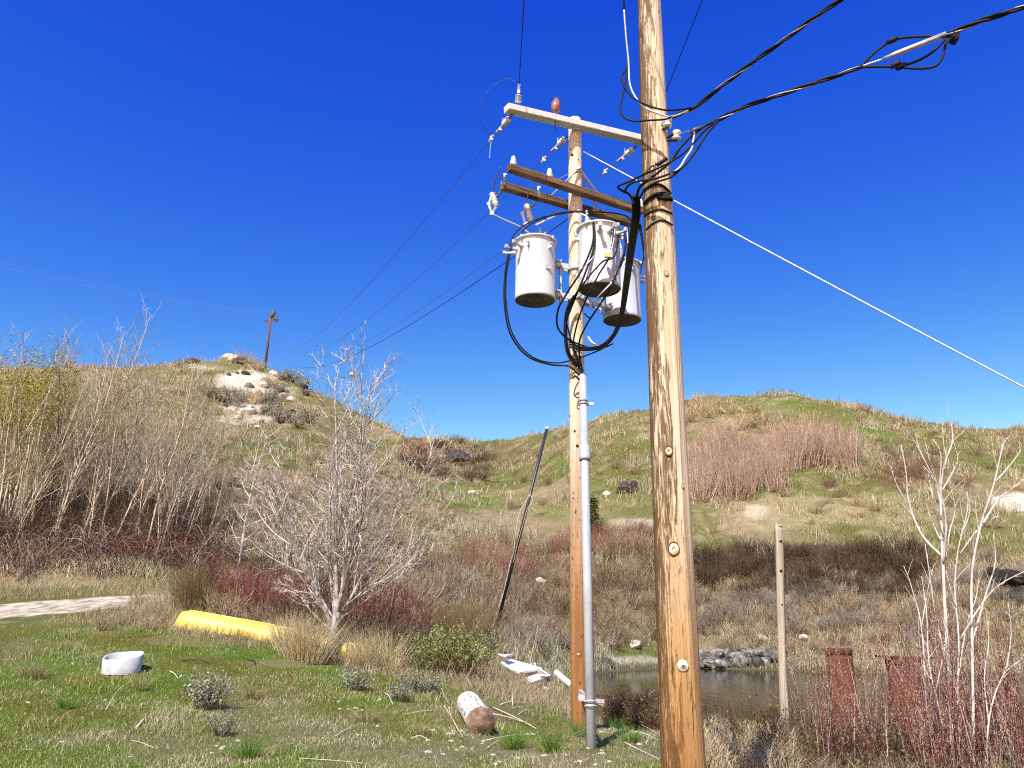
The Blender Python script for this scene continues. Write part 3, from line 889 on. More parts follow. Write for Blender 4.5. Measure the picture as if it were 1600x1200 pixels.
# cluster mount on the pole: two collars with channel arms to each tank
a = axr(tz)
for dz in (.16, .74):
    k = MB()
    k.lathe([(RR + .004, dz - .05), (RR + .014, dz - .05), (RR + .014, dz + .05), (RR + .004, dz + .05)], a, (0, 0, 1), 24)
    collar = part(k, 'mount_collar', M_TANK, rear)
    for p in TP:
        d = p - a; d[2] = 0; L = np.linalg.norm(d); d /= L
        for sgn in (-1, 1):
            off = np.array([-d[1], d[0], 0]) * .06 * sgn
            part(MB().bar(a + off + d * (RR - .01) + np.array([0, 0, dz]), a + off * .8 + d * (L - .485) + np.array([0, 0, dz]), .03, .10), 'mount_arm', M_TANK, rear, collar)
for p in TP[:1]:
    d = p - a; d[2] = 0; L = np.linalg.norm(d); d /= L
    q = a + d * (L - .51); k = MB().bar(q + np.array([0, -.03, -.02]), q + np.array([0, -.03, 1.0]), .06, .10); part(k, 'mount_plate', M_TANK, rear)

# ---------------------------------------------------------------- fuse cutouts
def cutout(pts, Y, label):
    (i0x, i0y), (i1x, i1y), (t0x, t0y), (t1x, t1y), (b0x, b0y), (b1x, b1y), (b2x, b2y) = pts
    i0_, i1_ = P(i0x, i0y, Y), P(i1x, i1y, Y - .05); t0_, t1_ = P(t0x, t0y, Y - .12), P(t1x, t1y, Y - .1)
    t = empty('fuse_cutout', i0_, label, 'fuse cutout', 'fuse cutouts under the brown crossarms')
    ax = i1_ - i0_; L = np.linalg.norm(ax); ax /= L
    prof = [(.03, -.02)]
    for i in range(4): prof += [(.05, i * L / 4), (.062, i * L / 4 + .012), (.062, i * L / 4 + .03), (.046, i * L / 4 + .042)]
    prof += [(.045, L), (.02, L + .02), (.001, L + .02)]
    part(MB().lathe(prof, i0_, ax, 16), 'insulator', M_PORC, t)
    k = MB().tube([t0_, t1_], .022, sides=10); ft_ = part(k, 'fuse_tube', M_WHITEPL, t)
    k = MB(); k.box(t0_, (.06, .05, .05)); k.bar(t0_, i0_, .03, .02); k.box(t1_, (.07, .06, .06)); k.bar(t1_, i1_, .04, .03); part(k, 'contact', M_GALV, t, ft_)
    k = MB().tube(spline([P(b0x, b0y, Y + .25), P(b1x, b1y, Y + .15), P(b2x, b2y, Y)]), .024, sides=8)
    part(k, 'bracket', M_DULL, t)
    return t1_


J1 = cutout([(769, 303), (775, 322), (763.5, 319), (768.5, 334), (784, 284), (783, 299), (775, 308)], 13.15 * S, 'left fuse cutout hanging below the left end of the brown crossarms')
J2 = cutout([(823, 321), (829, 344), (816, 334), (821, 350), (838, 303), (837, 315), (828, 325)], 13.4 * S, 'right fuse cutout hanging below the brown crossarms beside the rear pole')
for px, py, px2, py2 in ((789, 272, 788, 288), (842, 292, 842, 306)):
    k = MB().bar(P(px, py, 12.9 * S), P(px2, py2, 13.15 * S), .05, .03); k.bar(P(px - 1, py + 2, 12.85 * S), P(px2 + 1, py2, 13.0 * S), .02, .08); part(k, 'arm_bracket', M_GALV, rear)
BL = [np.array(TP[i]) + np.array([0, 0, 1.06]) for i in range(3)]
wire('jumper_wire', spline([J1, P(785, 342, 13.1 * S), P(812, 354, 13.2 * S), P(838, 369, 13.35 * S), P(856, 362, 13.55 * S)]), .016, M_ALU, 'pale wire from the left fuse cutout down to the left transformer', 'wire')
wire('jumper_wire', spline([P(783, 262, 12.75 * S), P(777, 274, 12.85 * S), P(772, 290, 13.0 * S), P(769, 303, 13.15 * S)]), .010, M_COPPER, 'dark red wire from the left pin insulator down to the left fuse cutout', 'wire')
wire('jumper_wire', spline([P(850, 270, 13.1 * S), P(833, 290, 13.2 * S), P(825, 305, 13.3 * S), P(823, 320, 13.4 * S)]), .010, M_COPPER, 'dark red wire from the middle pin insulator down to the right fuse cutout', 'wire')
wire('jumper_wire', spline([P(836, 352, 13.3 * S), P(860, 341, 13.3 * S), P(878, 333, RY - .3), P(900, 331, RY - .25), P(922, 341, RY - .3)]), .014, M_ALU, 'pale wire arching from the right fuse cutout over the rear pole front', 'wire')
for k_, (a_px, a_py, c_py, lab) in enumerate(((769, 213, 240, 'left'), (787, 395, 420, 'right'))):
    pass
# hanging loose ends
wire('loose_wire', spline([P(768, 216, 13.4 * S), P(766, 232, 13.4 * S), P(765, 248, 13.4 * S)]), .004, M_ALU, 'thin loose tail hanging from the clamp on the left phase wire', 'wire')

# ---------------------------------------------------------------- secondary cables of the bank
def cab(pts, r, label, mat=None, name='cable', n=8):
    return wire(name, spline([P(x, y, Y * S) for x, y, Y in pts], n), r, mat or M_CABLE, label, 'cable', 'black cables of the transformer bank' if mat is None else None, 8)


cab([(794, 396, 13.1), (789, 430, 13.1), (788, 470, 13.1), (794, 512, 13.15), (808, 540, 13.25), (830, 560, 13.35), (862, 570, 13.45), (890, 573, 13.5), (908, 590, 13.5)], .016, 'outer black cable of the big loop hanging below the left transformer')
cab([(797, 397, 13.12), (791, 432, 13.12), (791, 474, 13.12), (798, 514, 13.17), (813, 541, 13.27), (836, 560, 13.37), (866, 567, 13.45), (893, 563, 13.5), (925, 552, 13.5), (958, 537, 13.5)], .013, 'inner black cable of the big loop, rising right to the near pole bundle')
cab([(798, 392, 13.15), (799, 375, 13.2), (812, 357, 13.2), (840, 342, 13.2), (872, 335, 13.2), (900, 331, 13.25), (915, 334, 13.0), (927, 345, 12.7), (928, 362, 12.55)], .014, 'black cable arching over from the left transformer to the middle one')
cab([(815, 372, 13.2), (819, 358, 13.2), (845, 342, 13.2), (885, 331, 13.25), (935, 331, 13.3), (970, 335, 13.6), (985, 343, 13.9), (990, 356, 14.0)], .014, 'black cable arching high across the rear pole to the right transformer')
cab([(927, 348, 12.55), (926, 380, 12.5), (910, 420, 12.5), (886, 458, 12.7), (872, 484, 12.9), (871, 510, 13.1), (884, 527, 13.35), (905, 538, 13.5), (930, 544, 13.45), (950, 536, 13.4)], .017, 'black cable swinging left in front of the middle transformer and under the rear pole')
cab([(929, 350, 12.55), (928, 385, 12.5), (915, 425, 12.5), (903, 455, 12.6), (893, 480, 13.0), (885, 505, 13.2), (887, 545, 13.4), (903, 572, 13.5), (910, 588, 13.5)], .017, 'black cable running from the middle transformer down the pole front to the conduit')
cab([(958, 358, 12.6), (952, 400, 12.4), (935, 430, 12.4), (915, 470, 12.6), (902, 505, 13.2), (896, 540, 13.4), (904, 570, 13.5), (910, 588, 13.5)], .015, 'black cable from the right terminals curving down to the conduit top')
cab([(968, 362, 12.7), (960, 400, 12.4), (940, 410, 12.35), (910, 445, 12.5), (893, 470, 12.8), (884, 492, 13.2), (888, 515, 13.4), (897, 545, 13.45), (911, 580, 13.5)], .014, 'black cable sweeping leftward low across the middle transformer')
cab([(976, 362, 12.75), (977, 385, 12.6), (968, 415, 12.5), (955, 445, 12.5), (938, 475, 12.7), (918, 505, 13.1), (905, 535, 13.4), (907, 565, 13.5), (912, 588, 13.5)], .016, 'black cable falling from the right side of the middle transformer to the pole')
cab([(983, 350, 13.8), (975, 400, 13.2), (960, 440, 12.6), (935, 480, 12.8), (922, 496, 13.2), (913, 490, 13.4)], .012, 'thin black cable hooked behind the pole below the transformers')
cab([(980, 358, 12.8), (980, 400, 12.6), (960, 436, 12.5), (940, 458, 12.5), (920, 480, 12.8)], .013, 'pale grey cable hanging at the right of the middle transformer', M_ALU)
cab([(957, 358, 12.6), (955, 378, 12.45), (951, 398, 12.4)], .010, 'short pale lead at the top of the middle transformer', M_ALU)
cab([(961, 358, 12.6), (958, 380, 12.45), (953, 398, 12.4)], .010, 'second short pale lead at the top of the middle transformer', M_ALU)
cab([(930, 398, 12.4), (915, 415, 12.4), (897, 430, 12.6), (889, 450, 12.9)], .006, 'thin pale wire slanting across the middle transformer', M_ALU)
k = MB(); k.box(P(951, 400, 12.38 * S), (.10, .05, .05)); k.box(P(947, 399, 12.38 * S), (.05, .06, .07))
tag(k.build('wire_connector', mat_noise('yellow_green_connector', (.45, .42, .08), (.6, .55, .15), 20, .5)), 'yellowish connector block joining leads on the middle transformer', 'connector')
# thick strapped bundle along the left flank of the pole below the tanks
cab([(898, 462, 13.35), (889, 478, 13.4), (884, 500, 13.45), (884, 530, 13.5), (889, 555, 13.5), (902, 572, 13.5)], .034, 'thick taped cable bundle down the left flank of the rear pole')
cab([(893, 592, 13.4), (900, 588, 13.38), (907, 596, 13.42)], .014, 'short black cable crossing the rear pole at the conduit top')
cab([(904, 597, 13.42), (899, 606, 13.42), (897, 616, 13.42), (901, 621, 13.44), (908, 621, 13.46)], .010, 'small black hook of cable beside the conduit top')

# conduit riser
r0_, r1_ = P(910.5, 586, RY - RR - .10), G(924, 1170)
r1_ = r1_ if r1_ is not None else P(924, 1170, RY - .7)
rz = r1_ + np.array([0, 0, -.15])
cond = part(MB().tube([r0_, rz], .066, .072, 24), 'conduit', M_PVC, rear)
f_ = lambda t: r0_ * (1 - t) + r1_ * t
dv = (r1_ - r0_) / np.linalg.norm(r1_ - r0_)
k = MB(); k.lathe([(.074, -.13), (.086, -.13), (.086, .0), (.092, .0), (.092, .10), (.084, .13), (.076, .13)], f_(.255), dv, 24); part(k, 'coupling', M_PVC, rear, cond)
k = MB(); k.lathe([(.056, -.003), (.068, -.004), (.068, .02)], r0_, dv, 24); part(k, 'conduit_mouth', M_DULL, rear, cond)
for t in (.094, .905):
    c = f_(t); k = MB()
    for s in (-.03, .03):
        k.lathe([(.076, s - .012), (.084, s - .012), (.084, s + .012), (.076, s + .012)], c, dv, 20)
    part(k, 'strap', M_GALV, rear, cond)
c = f_(.905); a = axr(c[2])
k = MB(); k.bar(c + np.array([-.16, .06, .06]), c + np.array([.20, .10, .03]), .05, .05); k.bar(c + np.array([-.16, .06, .10]), c + np.array([.20, .10, .0]), .02, .06); k.bar(c + np.array([.18, .10, -.02]), c + np.array([.18, .2, .0]), .04, .06); k.bar(c + np.array([0, .08, .04]), a + np.array([0, 0, .04]), .06, .05)
part(k, 'standoff_bracket', M_GALV, rear, cond)
c = f_(.094); part(MB().box(c + np.array([.12, .05, 0]), (.12, .03, .05)), 'strap_bolt', M_GALV, rear, cond)
p = P(893.5, 893, RY - .06); part(MB().box(p, (.02, .012, .30)), 'yellow_tag', M_YELLOWTAG, rear)
M_HOLE = mat_noise('dark_hole_wood', (.015, .01, .006), (.03, .02, .01), 20, .9, .05)
for px, py, r in ((893, 247, .024), (891, 238, .013), (903, 255, .011), (897, 676, .018), (901, 699, .024), (890, 651, .014), (895, 780, .012)):
    # old bolt and woodpecker holes: dark plugs in the shaft surface
    c = P(px, py, RY); a = axr(c[2]); dx = c[0] - a[0]; q = np.array([c[0], a[1] - math.sqrt(max(RR * RR - dx * dx, 1e-4)) + .004, c[2]])
    nm = q - a; nm[2] = 0; nm /= np.linalg.norm(nm)
    k = MB(); k.lathe([(r, -.02), (r, .006), (r * .7, .008), (.0005, .002)], q, nm, 12); part(k, 'bolt_hole', M_HOLE, rear)
p = P(903, 1022, RY); a = axr(p[2]); q = a + np.array([p[0] - a[0], -RR, 0]); k = MB(); k.lathe([(.02, -.01), (.02, .006), (.0005, .008)], q, (0, -1, 0), 12); part(k, 'knot', M_KNOT, rear)

# ---------------------------------------------------------------- service cables at the near pole
def bundle(pts, r, label, n=10, strands=3, pitch=.55, spread=1.1, bare=1, onward=0):
    t = empty('service_cable', P(*pts[0]), label, 'service cable')
    w_ = [P(*q) for q in pts]
    for k in range(onward):      # the span goes on to the next pole, out of the picture
        d = w_[-1] - w_[-2]; w_.append(w_[-1] + d / np.linalg.norm(d) * 2.5 - np.array([0, 0, .02 * k]))
    c = spline(w_, n); s = np.concatenate([[0], np.cumsum(np.linalg.norm(np.diff(c, axis=0), axis=1))])
    sN = np.linspace(0, s[-1], int(max(30, s[-1] / .05))); c = np.stack([np.interp(sN, s, c[:, i]) for i in range(3)], 1)
    T = np.gradient(c, axis=0); T /= np.linalg.norm(T, axis=1, keepdims=True)
    A = np.cross(T, [0, 0, 1.0]); A /= np.linalg.norm(A, axis=1, keepdims=True); B = np.cross(T, A)
    for i in range(strands):
        ph = sN / pitch * 2 * math.pi + i * 2 * math.pi / strands
        q = c + (np.cos(ph)[:, None] * A + np.sin(ph)[:, None] * B) * r * spread
        b_ = i < bare
        o = part(MB().tube(q, r * (.5 if b_ else 1), sides=8), 'bare_neutral' if b_ else 'conductor', M_DARKALU if b_ else M_CABLE, t)
    return t


bundle([(1048, 183, 5.95), (1085, 169, 5.85), (1120, 140, 5.72), (1160, 110, 5.6), (1210, 73, 5.42), (1260, 37, 5.25), (1310, 2, 5.1), (1420, -75, 4.8)], .0095, 'upper black twisted service cable rising from the near pole to the top edge', onward=8)
bundle([(1122, 187, 5.85), (1175, 163, 5.75), (1240, 141, 5.62), (1305, 119, 5.5), (1345, 104, 5.42)], .0095, 'lower twisted service cable from the near pole to the splice')
bundle([(1478, 56, 5.15), (1530, 34, 5.02), (1600, 10, 4.85), (1750, -48, 4.5)], .011, 'twisted service cable beyond the splice at the top right corner', pitch=.5, onward=8)


def ncab(pts, r, label, mat=None, name='cable', n=8, r1=None):
    o = MB().tube(spline([P(*q) for q in pts], n), r, r1, sides=8).build(name, mat or M_CABLE)
    return tag(o, label, 'cable', None)


ncab([(1345, 104, 5.42), (1367, 82, 5.38), (1398, 62, 5.33), (1440, 57, 5.24), (1478, 58, 5.15)], .010, 'black tap cable looping above the pale splice sleeve')
ncab([(1345, 104, 5.42), (1380, 104, 5.36), (1420, 100, 5.28), (1455, 83, 5.2), (1478, 60, 5.15)], .010, 'black tap cable looping close below the splice sleeve')
ncab([(1345, 105, 5.42), (1390, 104, 5.33), (1440, 107, 5.22), (1468, 98, 5.17), (1480, 60, 5.14)], .010, 'black tap cable looping lowest below the splice sleeve')
ncab([(1345, 104, 5.42), (1380, 92, 5.36)], .006, 'thin bare wire leading into the pale splice sleeve', M_ALU)
k = MB().tube(np.array([P(1379, 92, 5.36), P(1400, 84, 5.31), P(1478, 53, 5.15)]), np.array([.010, .019, .019]), sides=12)
tag(k.build('splice_sleeve', M_ALU), 'pale metal splice sleeve in the service cable at upper right', 'splice')
for px, py, Y, lab in ((1394, 63, 5.33, 'upper loop'), (1399, 101, 5.32, 'middle loop'), (1408, 104, 5.29, 'lowest loop')):
    a_, b_ = P(px - 9, py + 4, Y + .02), P(px + 9, py - 4, Y - .02)
    tag(MB().tube([a_, a_ * .8 + b_ * .2, a_ * .2 + b_ * .8, b_], np.array([.012, .022, .022, .012]), sides=10).build('tap_connector', M_CABLE), 'black taped connector on the ' + lab + ' of the service cable', 'connector')
tag(MB().box(P(1491, 60, 5.12), (.05, .05, .07), np.array(Matrix.Rotation(.4, 3, 'Y'))).build('cable_weight', M_CABLE), 'small black tag hanging where the service cable splits at upper right', 'tag')
# conductors fanning from the lower cable round the pole front into the black bundle
ncab([(1122, 187, 5.86), (1098, 199, 5.85), (1078, 215, 5.82), (1062, 232, 5.82), (1050, 250, 5.85), (1035, 264, 5.85), (1015, 280, 5.85), (1000, 292, 5.95), (994, 310, 6.1)], .011, 'topmost black conductor bending round the near pole into the bundle')
ncab([(1122, 188, 5.85), (1100, 205, 5.83), (1075, 233, 5.8), (1053, 250, 5.78), (1030, 262, 5.78), (1005, 273, 5.86), (985, 283, 5.95), (966, 291, 6.0), (972, 298, 6.02), (983, 303, 6.05)], .009, 'middle conductor crossing the near pole and kinked left of it')
ncab([(1122, 189, 5.84), (1103, 212, 5.8), (1085, 240, 5.78), (1066, 262, 5.75), (1045, 272, 5.76), (1020, 280, 5.8), (990, 285, 5.9), (977, 297, 6.0), (985, 306, 6.08), (991, 320, 6.1)], .009, 'lowest conductor sagging across the near pole front')
ncab([(1066, 262, 5.75), (1048, 277, 5.77), (1025, 285, 5.8), (1008, 296, 5.88), (998, 312, 6.05)], .008, 'short conductor tucked under the others at the near pole')
ncab([(1085, 207, 5.83), (1083, 222, 5.82), (1080, 234, 5.8), (1072, 246, 5.78), (1062, 262, 5.76), (1048, 273, 5.76)], .010, 'pale bare neutral dropping from the lower service cable to the pole front', M_ALU)
k = MB().tube([P(1078, 208, 5.84), P(1085, 203, 5.83), P(1100, 197, 5.82)], np.array([.010, .017, .010]), sides=10)
tag(k.build('wedge_clamp', M_DULL), 'dark wedge clamp on the lower service cable right of the near pole', 'clamp')
ncab([(1057, 212, 5.98), (1070, 206, 5.9), (1080, 205, 5.84)], .004, 'thin tie wire from the spool insulator to the wedge clamp', M_ALU)
ncab([(1026, 258, 5.86), (1034, 253, 5.85), (1042, 247, 5.84)], .016, 'taped black splice on the conductor at the near pole front')
# drop at the left of the near pole
ncab([(990, -150, 5.95), (976, -70, 5.75), (974, -20, 5.7), (975, 15, 5.75)], .009, 'dark cable entering from the top edge left of the near pole')
ncab([(975, 15, 5.75), (978, 55, 5.8), (982, 95, 5.85), (984, 130, 5.85), (993, 152, 5.83), (1008, 168, 5.8), (1030, 178, 5.78), (1050, 182, 5.78), (1075, 173, 5.82)], .008, 'pale drop wire hanging left of the near pole and crossing its front', M_ALU)
ncab([(982, 100, 5.86), (976, 112, 5.86), (971, 118, 5.86), (974, 132, 5.85), (983, 146, 5.83), (996, 157, 5.8), (1015, 166, 5.78), (1040, 172, 5.77), (1065, 171, 5.8), (1080, 168, 5.85)], .008, 'upper black loop crossing the near pole front below the drop wire')
ncab([(982, 104, 5.86), (977, 130, 5.86), (971, 158, 5.86), (969, 172, 5.85), (975, 183, 5.83), (990, 189, 5.8), (1015, 188, 5.78), (1040, 186, 5.78), (1062, 178, 5.82), (1080, 169, 5.85)], .008, 'lower black loop hanging left of the near pole and crossing its front')
# the heavy bundle from the near pole out to the transformer bank
for k_, (dx, r_, lab) in enumerate(((0, .017, 'left'), (4, .017, 'middle'), (8, .015, 'right'))):
    o = MB().tube(spline([P(990 + dx, 306, 6.08), P(990 + dx, 335, 6.25), P(986 + dx, 365, 6.7), P(981 + dx * .9, 400, 7.5), P(976 + dx * .8, 440, 8.7), P(969 + dx * .6, 490, 10.3), P(958 + dx * .5, 522, 11.6), P(938 + dx * .4, 540 + dx * .4, 12.7), P(910, 543 + dx * .5, 13.3 * S), P(890, 534 + dx, 13.45 * S)]), r_, .016, sides=8).build('cable', M_CABLE)
    tag(o, lab + ' strand of the heavy black bundle sagging from near pole to rear pole', 'cable')
ncab([(1000, 352, 6.25), (1006, 385, 9.5), (1008, 400, 12.0), (1002, 415, 14.0)], .010, 'thin black lead beside the near pole reaching the right transformer')
ncab([(995, 345, 6.2), (1003, 375, 8.5), (1005, 405, 11.5), (1000, 428, 13.6)], .009, 'thin black lead curving down close to the near pole above the right transformer')
ncab([(919, 526, 13.4 * S), (925, 535, 13.35 * S), (936, 541, 13.3 * S), (945, 543, 13.25 * S)], .022, 'pale taped sleeve on the cables right of the rear pole', M_ALU)
#@@PART3
# ================================================================== VEGETATION
def unit(v): return v / max(np.linalg.norm(v), 1e-9)


def rot_about(v, axis, ang):
    axis = unit(axis); c, s = math.cos(ang), math.sin(ang)
    return v * c + np.cross(axis, v) * s + axis * axis.dot(v) * (1 - c)


class Plant:
    """branches collected level by level; each level becomes tubes of its own"""
    def __init__(self, seed): self.r = np.random.default_rng(seed); self.lv = {}; self.tips = []

    def branch(self, lvl, p, d, L, r0, n=4, wob=.12, upt=.06, r1f=.3):
        pts = [np.array(p, float)]; d = unit(np.array(d, float))
        for i in range(n):
            d = unit(d + self.r.normal(size=3) * wob + np.array([0, 0, upt]))
            pts.append(pts[-1] + d * L / n)
        pts = np.array(pts)
        self.lv.setdefault((lvl, n), []).append((pts, np.linspace(r0, r0 * r1f, n + 1)))
        self.tips.append((lvl, pts[-1], d))
        return pts, r0, r1f

    def kids(self, lvl, br, count, t0, t1, ang, Lf, rf, n=4, wob=.14, upt=.08, taper=.5, rmin=.002):
        pts, r0, r1f = br; out = []
        Lp = np.sum(np.linalg.norm(np.diff(pts, axis=0), axis=1)); m = len(pts) - 1
        az = self.r.uniform(0, 6.28)
        for i in range(count):
            t = t0 + (t1 - t0) * (i + self.r.uniform(0, 1)) / count
            k = min(int(t * m), m - 1); f = t * m - k
            p = pts[k] * (1 - f) + pts[k + 1] * f; d = unit(pts[k + 1] - pts[k])
            az += 2.4 + self.r.normal() * .4
            perp = unit(np.cross(d, [0.31, .22, .9] if abs(d[2]) < .95 else [1, 0, 0]))
            perp = rot_about(perp, d, az)
            dd = rot_about(d, perp, ang * self.r.uniform(.65, 1.3))
            L = Lp * Lf * (1 - taper * t) * self.r.uniform(.65, 1.25)
            r = max((r0 * (1 - t) + r0 * r1f * t) * rf, rmin)
            out.append(self.branch(lvl, p, dd, L, r, n, wob, upt))
        return out

    def mb(self, levels, sides, cap=False, colf=None):
        m = MB()
        for (l, n), br in self.lv.items():
            if l in levels:
                cols = None
                if colf is not None: cols = np.array([colf(self.r) for _ in br])
                m.tubes(np.array([b[0] for b in br]), np.array([b[1] for b in br]), sides.get(l, 3), cap, cols)
        return m


def vary(c, s=.25):
    c = np.array(c) * .86
    return lambda r: np.clip(c * (1 + s * r.normal()) * (1 + .08 * r.normal(size=3)), .005, .95)


def mixc(cols, s=.22):
    cols = np.array(cols) * .86
    return lambda r: np.clip(cols[r.integers(len(cols))] * (1 + s * r.normal()), .005, .95)


def bark(name, c1, c2, scale=18, stretch=(1, 1, .35), rand=0.12):
    return mat_noise(name, c1, c2, scale, .85, .15, bump=.4, stretch=stretch, rand=rand)


M_TWIG = mat_tint('twig_bark', .85, .12, .18, 6)
M_LEAF = mat_tint('small_leaf', .6, .25, .2, 8)
M_GRASS = mat_tint('grass_blade', .7, .15, .15, 2)
M_GREYBARK = bark('pale_grey_bark', (.14, .12, .11), (.60, .57, .53), 16)
M_WHITEBARK = bark('white_bark', (.46, .42, .38), (.80, .76, .70), 12)
M_STEMBARK = bark('tan_sapling_bark', (.34, .29, .21), (.70, .63, .50), 7)
M_DARKBARK = bark('dark_bark', (.03, .025, .02), (.09, .075, .06), 14)


def place(o, p, s=1.0, rz=0.0, tilt=None):
    o.location = [float(p[0]), float(p[1]), float(p[2])]
    o.scale = (s, s, s) if np.ndim(s) == 0 else tuple(s)
    o.rotation_euler = (tilt[0] if tilt else 0, tilt[1] if tilt else 0, rz)


# ---------------------------------------------------------------- grove saplings (left slope)
def sapling(seed, H_, nb, dark=False, lean=.05):
    p = Plant(seed)
    tr = p.branch(0, (0, 0, -.1), (lean, 0, 1), H_, H_ * (.0065 if dark else .0050), 9, .055, .035, .15)
    b1 = p.kids(1, tr, nb, .26, .97, .62, .23, .55, 4, .12, .08, .5, .008)
    for b in b1: p.kids(2, b, 5, .12, .98, .6, .45, .6, 3, .16, .06, .3, .0068)
    t = empty('bare_sapling')
    p.mb([0], {0: 7}).build('trunk', M_DARKBARK if dark else M_STEMBARK, t)
    cf = mixc([(.36, .29, .16), (.25, .19, .11), (.58, .52, .40), (.17, .12, .07), (.36, .30, .15), (.62, .58, .50)]) if not dark else mixc([(.10, .08, .06), (.16, .12, .09)])
    p.mb([1, 2], {1: 4, 2: 3}, colf=cf).build('branches', M_TWIG, t)
    return t


protos = [sapling(100 + i, 7.0 + .5 * i, 26 + 2 * i) for i in range(6)]
used = set()
GLAB = 'slender bare tan sapling in the dense grove covering the lower left slope'
r = np.random.default_rng(5)
cnt = 0
spots = []
while cnt < 270:
    px = r.uniform(-60, 345); Y = r.uniform(29.5, 47)
    if px > 255 and r.random() < (px - 255) / 90: continue
    p = P(px, 860, Y); z = h1(p[0], Y)
    hfull = np.interp(px, [-60, 0, 100, 150, 220, 345], [.95, .92, .96, .90, .80, .66]) * (r.uniform(.88, 1.12) if cnt % 3 == 0 else r.uniform(.40, .85)) * (1.0 if Y < 38 else .9)
    k = r.integers(6)
    o = protos[k] if k not in used else copy_tree(protos[k])
    used.add(k)
    place(o, (p[0], Y, z - .05), hfull, r.uniform(-.6, .6) if r.random() < .7 else r.uniform(0, 6.28), (r.normal() * .05, .10 + r.normal() * .08))
    tag(o, GLAB, 'sapling', 'bare saplings in the left grove')
    cnt += 1
g = G(50, 858)
dk = sapling(140, 7.2, 14, True, .12); place(dk, g, 1.0, .2); tag(dk, 'dark trunked bare sapling leaning right near the left edge of the grove', 'sapling')
# yellow-green budding willow at the left edge
p = Plant(300)
for i in range(15):
    tr = p.branch(0, (r.normal() * .3, r.normal() * .3, -.1), (r.normal() * .15, r.normal() * .15, 1), 8.0 * r.uniform(.8, 1.05), .045, 7, .06, .04, .15)
    for b in p.kids(1, tr, 16, .3, .97, .6, .22, .5, 4, .1, .1, .5, .008):
        p.kids(2, b, 5, .2, 1, .6, .45, .6, 3, .14, .05, .3, .006)
t = empty('budding_willow')
p.mb([0], {0: 6}).build('trunk', M_STEMBARK, t); p.mb([1, 2], {1: 4}, colf=mixc([(.30, .26, .07), (.36, .30, .09)])).build('branches', M_TWIG, t)
tips = np.array([q for l, q, d in p.tips if l == 2 and q[2] > 4.6]); c_ = np.concatenate([tips + r.normal(size=tips.shape) * .16 for _ in range(10)])
MB().leaves(c_, .085, r, np.clip(np.array([.30, .27, .04]) * (1 + .3 * r.normal(size=(len(c_), 1))), .02, .8)).build('buds', M_LEAF, t)['kind'] = 'stuff'
place(t, (P(22, 860, 32)[0], 32, h1(P(22, 860, 32)[0], 32)), 1.0)
tag(t, 'yellow green budding willow rising above the grove at the left edge', 'tree')
t2 = copy_tree(t); q = P(-45, 860, 34); place(t2, (q[0], 34, h1(q[0], 34)), .95, 2.0); tag(t2, 'yellow green willow cut by the left edge of the picture', 'tree')


# ---------------------------------------------------------------- generic twiggy shrub
def shrub(name, seed, Hh, spread, stems, kid, cf, tr_=.008, sides=3, wob=.12, upt=.05, base=.25, n2=0, buds=None, Lvar=.25, ang=.45, kf=.4):
    p = Plant(seed); q = p.r
    for i in range(stems):
        a = q.uniform(0, 6.28); s = spread * math.sqrt(q.uniform(0, 1))
        d = (math.cos(a) * s, math.sin(a) * s, 1.0)
        L = Hh * q.uniform(1 - Lvar, 1 + Lvar * .4) * (1 - .15 * s)
        st = p.branch(0, (math.cos(a) * base * q.uniform(0, 1), math.sin(a) * base * q.uniform(0, 1), -.06), d, L, tr_, 4, wob, upt, .35)
        if kid:
            for b in p.kids(1, st, kid, .25, .95, ang, kf, .65, 3, wob, upt, .45, tr_ * .35):
                if n2: p.kids(2, b, n2, .2, 1, ang, .45, .7, 2, wob, upt, .3, tr_ * .3)
    m = p.mb([0, 1, 2], {0: max(sides, 3), 1: 3, 2: 3}, colf=cf)
    if buds:
        dens, size, bc = buds
        c = []
        for (l, n_), brs in p.lv.items():
            for pts, _ in brs:
                for k in range(dens if l else dens * 2):
                    t = q.uniform(.35, 1) * n_; j = min(int(t), n_ - 1); f = t - j
                    c.append(pts[j] * (1 - f) + pts[j + 1] * f + q.normal(size=3) * size * .3)
        c = np.array(c); cc = np.array([bc(q) for _ in range(len(c))])
        m.leaves(c, size * q.uniform(.6, 1.3, len(c)), q, cc, .55)
    return m


def scatter(protos_mb, name, mat, label, cat, group, pts, smin, smax, seed, sink=.05, flat=None, scale_f=None):
    """individual plants sharing a few meshes; pts are ground points"""
    meshes = [m.mesh(name, mat) for m in protos_mb]
    q = np.random.default_rng(seed); out = []
    for p in pts:
        if p is None: continue
        o = bpy.data.objects.new(name, meshes[q.integers(len(meshes))]); COL.objects.link(o)
        s = q.uniform(smin, smax) * (scale_f(p) if scale_f else 1)
        place(o, (p[0], p[1], p[2] - sink * s), (s * q.uniform(.85, 1.2), s * q.uniform(.85, 1.2), s * q.uniform(.85, 1.15)), q.uniform(0, 6.28), (q.normal() * .06, q.normal() * .06))
        tag(o, label, cat, group); out.append(o)
    return out


def boxpts(x0, x1, y0, y1, n, seed, ymin=7, poly=None):
    """n ground points seen in a part of the photo"""
    q = np.random.default_rng(seed); out = []; k = 0
    while len(out) < n and k < n * 30:
        k += 1
        x, y = q.uniform(x0, x1), q.uniform(y0, y1)
        if poly and not poly(x, y): continue
        g = G(x, y, ymin)
        if g is not None: out.append(g)
    return out


